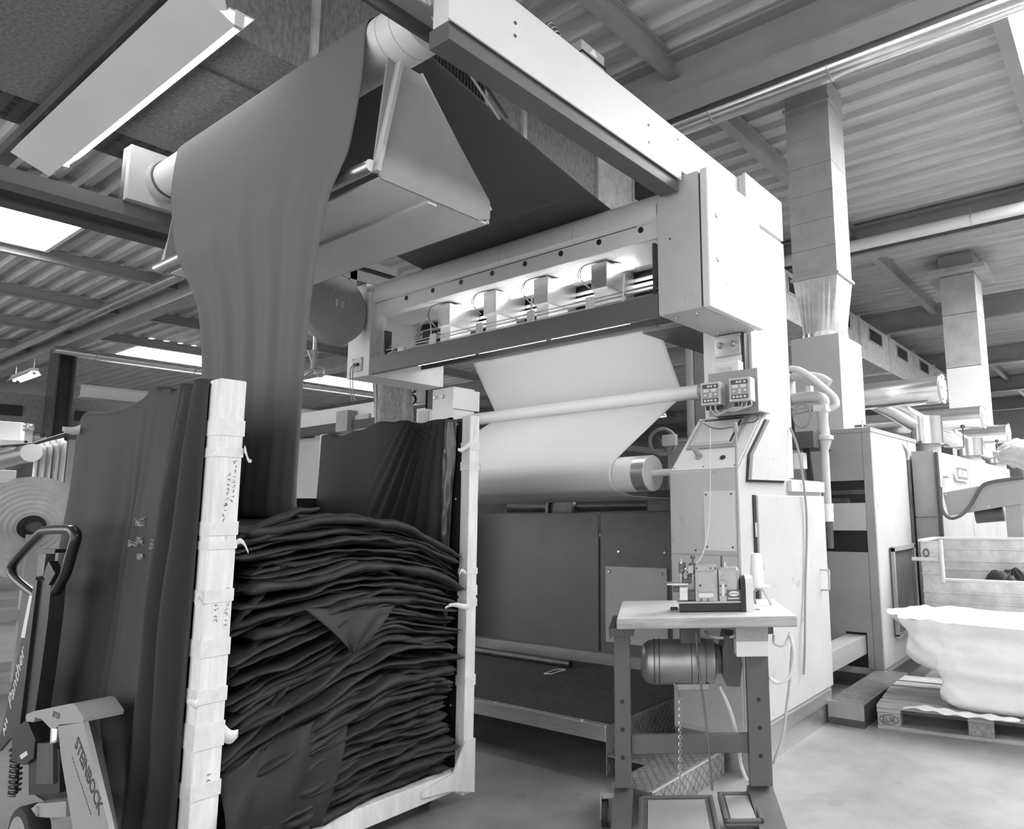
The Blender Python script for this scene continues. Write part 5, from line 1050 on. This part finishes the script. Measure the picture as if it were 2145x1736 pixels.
jpoly([(80, 1215), (108, 1215), (100, 1300), (84, 1420), (68, 1525), (40, 1530)], .0, .05, 'tow_bar', 'black', J); fr_ = jpoly([(80, 1215), (86, 1215), (48, 1530), (28, 1545), (5, 1572), (8, 1540)], -.012, .0, 'tow_bar_web', 'black_gloss', J)
jpoly([(38, 1405), (20, 1455), (24, 1458), (44, 1420)], 0, .03, 'cable_sleeve', 'rubber', J)
jpoly([(70, 1246), (76, 1246), (60, 1335), (52, 1334)], -.0135, -.012, 'instruction_label', 'white_paint', fr_)
d_ = (j(24, 1490)-j(45, 1405)).normalized(); up_ = (-d_); nx = Vector((0, -1, 0)); xd = -d_; yd = Vector((0, -1, 0)).cross(xd)
text('Panther', .085, j(30, 1487, -.0125), xd, yd, 'white_paint', fr_, 'brand_script', .0004, shear=.35); text('AH', .05, j(17, 1540, -.0125), xd, yd, 'white_paint', fr_, 'brand_mark', .0004, bold=.001)
jpoly([(35, 1528), (66, 1505), (84, 1545), (80, 1585), (60, 1600), (35, 1590)], -.015, .06, 'pump_yoke', 'black', J); jpoly([(52, 1580), (66, 1570), (69, 1578), (56, 1588)], -.017, -.015, 'warning_label', 'white_paint', J)
sp_ = []; a = j(28, 1565, .01); b = j(22, 1665, .01)
for i in range(97): t = i/96; an = t*2*math.pi*9; sp_.append(a.lerp(b, t)+Vector((.03*math.cos(an), .02*math.sin(an), 0)))
MB().tube(sp_, .005, 6).build('coil_spring', 'dark_metal', J, smooth=True); MB().cyl(a, b, .014, n=12).build('spring_rod', 'dark_metal', J)
jpoly([(60, 1590), (112, 1560), (125, 1570), (125, 1660), (60, 1665)], .0, .08, 'pump_body', 'black', J); jpoly([(85, 1555), (118, 1555), (118, 1640), (82, 1640)], -.01, .07, 'pump_cylinder', 'dark_metal', J)
MB().cyl(j(99, 1556, .03), j(102, 1500, .03), .022, n=16).build('piston', 'silver', J, smooth=True); MB().cyl(j(99, 1512, .03), j(99, 1502, .03), .03, n=16).build('piston_collar', 'silver', J, smooth=True)
tb_ = jpoly([(86, 1490), (100, 1484), (182, 1467), (190, 1470), (208, 1497), (206, 1506), (155, 1511), (148, 1520), (135, 1517), (118, 1500), (104, 1496), (102, 1506), (86, 1505), (84, 1497)], -.045, .075, 'lift_bridge', 'mid_paint', J)
text('SP320', .03, j(141, 1494, -.0458), (1, 0, .02), (0, 0, 1), 'ink', tb_, 'marker_scrawl', .0003, shear=.3)
lg_ = jpoly([(153, 1514), (207, 1506), (216, 1540), (262, 1720), (268, 1760), (192, 1760), (160, 1580)], -.045, -.030, 'frame_leg', 'mid_paint', J); MB().prism([j(153, 1514, -.03), j(160, 1580, -.03), j(192, 1760, -.03), j(185, 1760, -.03), j(150, 1580, -.03)], (0, .11, 0)).build('frame_flange', 'mid_paint', J)
ds = (j(247, 1690)-j(196, 1552)).normalized(); us = Vector((0, -1, 0)).cross(ds); 
text('STEINBOCK', .064, j(189, 1553, -.0455), ds, us, 'ink', lg_, 'brand_lettering', .0005, bold=.0015, sx=.93); 
ln_ = MB()
for i in range(16): p = j(184+i*2.6, 1578+i*7.5, -.0455); ln_.bar(p, p+ds*.012, .003, .001, (0, -1, 0))
ln_.build('small_print', 'ink', lg_)['kind'] = 'stuff'
jpoly([(86, 1688), (100, 1676), (118, 1676), (160, 1672), (160, 1705), (118, 1706), (98, 1704)], -.03, .06, 'wheel_link', 'mid_paint', J); MB().cyl(j(102, 1692, -.036), j(102, 1692, -.028), .018, n=16).build('pivot_pin', 'silver', J, smooth=True)
wc = j(58, 1770); wr = max(wc.z, .09); wc.z = wr
MB().lathe(wc+Vector((0, -.035, 0)), (0, 1, 0), [(wr*.80, 0), (wr*.97, .004), (wr, .012), (wr, .06), (wr*.97, .07), (wr*.8, .074)], n=40).build('steer_wheel', 'rubber', J, smooth=True); MB().lathe(wc+Vector((0, -.038, 0)), (0, 1, 0), [(wr*.3, 0), (wr*.78, .003), (wr*.8, .075), (wr*.3, .08)], n=40).build('wheel_disc', 'mid_paint', J, smooth=True)
for dy in (-.10, .06): MB().box(-3.25, -2.55+.0, YJ+dy-.02, YJ+dy+.02, .05, .10).build('fork', 'mid_paint', J) if dy < 0 else None

# ================================================================== LEFT BACKGROUND
R = thing('film_roll', 'large glossy roll of plastic film with black core on a stand behind the jack', 'roll', (-8.2, 2.0, .9))
rc = at(66, 1104, X=-7.8); rr = .43
prof = [(.085, .12), (.085, .012)]+[(.085+(rr-.085)*i/26, .0+.006*((i*7) % 3)/2) for i in range(27)]+[(rr, .02), (rr, 1.0), (.1, 1.0)]
MB().lathe(Vector((-7.8, rc.y, rc.z)), (-1, 0, 0), prof, 64).build('film_body', 'film', R, smooth=True); MB().lathe((-7.79, rc.y, rc.z), (-1, 0, 0), [(.10, 0), (.10, .03), (.055, .03), (.055, .2)], n=32).build('core', 'black', R, smooth=True); MB().cyl((-7.9, rc.y, rc.z), (-7.68, rc.y, rc.z), .045, n=20).build('spindle', 'dark_metal', R, smooth=True)
ST = thing('roll_stand', 'grey tubular stand under the film roll', 'stand', (-8.2, 2.0, 0))
for x in (-7.74, -8.9): MB().box(x-.03, x+.03, rc.y-.04, rc.y+.04, 0, rc.z-.06).build('upright', 'mid_paint', ST)
for y, z in ((rc.y-.5, .35), (rc.y+.45, .35), (rc.y-.5, .62)): MB().cyl((-7.7, y, z), (-9.0, y, z), .045, n=16).build('tube_rail', 'grey_paint', ST, smooth=True)
for x in (-7.74, -8.9): MB().box(x-.03, x+.03, rc.y-.6, rc.y+.6, 0.0, .08).build('foot', 'mid_paint', ST); MB().box(x-.025, x+.025, rc.y-.55, rc.y+.5, .58, .66).build('cross_rail', 'mid_paint', ST)
# white winding machine behind
M2 = thing('winding_machine', 'white winding machine with a silver roller at the far left', 'machine', (-12.2, 3.2, 0))
def wb_(xa, xb, ya, yb, X_, d, nm, m):
    a = at(xa, yb, X=X_); b = at(xb, ya, X=X_); MB().box(X_-d, X_, min(a.y, b.y), max(a.y, b.y), min(a.z, b.z), max(a.z, b.z), .01).build(nm, m, M2)
wb_(-40, 52, 885, 925, -12.6, .3, 'beam_cover', 'white_paint'); wb_(48, 72, 888, 935, -12.4, .2, 'bearing_housing', 'white_paint'); wb_(-40, 60, 922, 936, -12.4, .25, 'table_rail', 'white_paint'); wb_(72, 98, 915, 940, -12.5, .3, 'motor_box', 'grey_paint'); wb_(88, 96, 905, 915, -12.4, .1, 'sensor', 'black'); wb_(-60, 36, 985, 1010, -12.2, .4, 'base_panel', 'white_paint'); wb_(-60, 100, 1010, 1200, -12.5, .4, 'base_cabinet', 'wall'); wb_(8, 72, 968, 1000, -12.3, .2, 'gear_guard', 'dark_metal')
bolts(M2, [at(x, y, X=-12.39) for x, y in ((52, 892), (52, 899), (66, 894), (66, 899), (59, 896))], (1, 0, 0), .03, .02)
a = at(10, 968, Y=2.6); b = at(80, 950, Y=2.6); MB().cyl(at(-10, 966, Y=2.55), at(66, 948, Y=2.55), .10, n=24).build('silver_roller', 'silver', M2, smooth=True)
ca, cb = at(74, 935, X=-10.6), at(144, 918, X=-10.6)
def hang(u, v): p = ca.lerp(cb, u); return Vector((-10.6+.05*math.sin(u*30)+.02*math.sin(u*71)+(-.12 if v < .1 else 0), p.y, p.z+.02-v*.62*(1-.1*u)))
tag(MB().grid(hang, 80, 20).build('hanging_cloth', 'cloth_white', smooth='all', solid=.004), 'white pleated cloth hanging over the rail by the silver roller', 'cloth')
tag(MB().tube([at(0, 935, X=-10.55), at(70, 930, X=-10.55), at(150, 905, X=-10.55)], .02, 8).build('hanging_rail', 'dark_metal', smooth=True), 'thin dark rail holding the white pleated cloth', 'rail')
# things glimpsed below the scanner's far end
SLV = thing('wrapped_duct', 'stained sagging fabric duct hanging below the far end of the scanner', 'duct sleeve', (-6, 5.5, 1.7)); qa = at(822, 790, Y=5.6); qb = at(826, 900, Y=5.6)
def sl(u, v): t = u*2*math.pi; p = qa.lerp(qb, v*1.6-.15); p.z = p.z if .12 < v < .88 else (p.z+(.12-v)/.12*(4.2-p.z) if v < .5 else p.z*(1-(v-.88)/.12)); r = .23+.02*math.sin(t*5+v*4)+.012*noise.noise((math.cos(t)*3, math.sin(t)*3, v*3)); return Vector((p.x+r*math.cos(t), 5.6+r*math.sin(t), p.z))
MB().grid(sl, 60, 24).build('sleeve', 'duct_dirty', SLV, smooth='all')
for k_ in (3.1, 4.4): MB().tube([sl(k_/(2*math.pi)+.01*math.sin(v*3), v)+Vector((0, -.012, 0)) for v in [i/20 for i in range(21)]], .012, 6).build('seam_rope', 'grey_paint', SLV, smooth=True)
CBN = thing('wall_cabinet', 'white electrical cabinet with vents behind the far scanner column', 'cabinet', (-5.6, 6.4, 0))
a = at(872, 875, Y=6.4); b = at(928, 848, Y=6.4); MB().box(a.x, b.x+.02, 6.4, 6.8, 0, b.z, .006).build('case', 'white_paint', CBN); MB().box(a.x+.05, a.x+.28, 6.392, 6.4, b.z-.3, b.z-.05).build('door_panel', 'grey_paint', CBN)
a = at(865, 845, Y=6.0); b = at(895, 800, Y=6.0); VG = thing('wall_valve', 'small white fitting with black clamps beside the stained duct sleeve', 'fitting', ((a.x+b.x)/2, 6, a.z)); MB().box(a.x, b.x, 6.0, 6.1, a.z, b.z, .01).build('body', 'white_paint', VG); MB().box(b.x, b.x+.05, 5.98, 6.1, a.z-.1, b.z+.1).build('black_bar', 'black', VG)
for z in (a.z+.05, b.z-.05): MB().tube([Vector((a.x+.06*math.cos(t), 5.99, z+.06*math.sin(t))) for t in [i*math.pi/8 for i in range(17)]], .015).build('clamp', 'black', VG, smooth=True)
BM = thing('far_machine', 'long white machine frame with grey post seen below the spring reel', 'machine', (-9.5, 8, 0))
def fb(xa, xb, ya, yb, Y_, d, nm, m): a = at(xa, yb, Y=Y_); b = at(xb, ya, Y=Y_); MB().box(a.x, b.x, Y_, Y_+d, a.z, b.z, .008).build(nm, m, BM)
pts = [at(*p, Y=7.5) for p in ((560, 880), (640, 862), (775, 842), (775, 800), (730, 838), (640, 858))]
q0, q1 = at(560, 862, Y=7.5), at(800, 838, Y=7.5); MB().box(q0.x, q1.x, 7.5, 7.9, q1.z-.35, q1.z, .01).build('top_beam', 'white_paint', BM)
fb(702, 728, 858, 905, 7.3, .2, 'post', 'mid_paint'); fb(735, 772, 865, 905, 7.45, .3, 'panel', 'wall'); fb(600, 800, 890, 900, 7.4, .2, 'rail', 'dark_steel'); MB().box(q0.x, q1.x, 7.6, 7.9, 0, q1.z-.5).build('base', 'wall', BM)
for px in (668, 736): q = at(px, 800, Y=9.0); tag(MB().box(q.x-.05, q.x+.05, 9.0, 9.1, 0, 3.6).build('steel_post', 'mid_paint'), 'thin grey steel post far behind the spring reel', 'post', 'thin posts behind the reel')
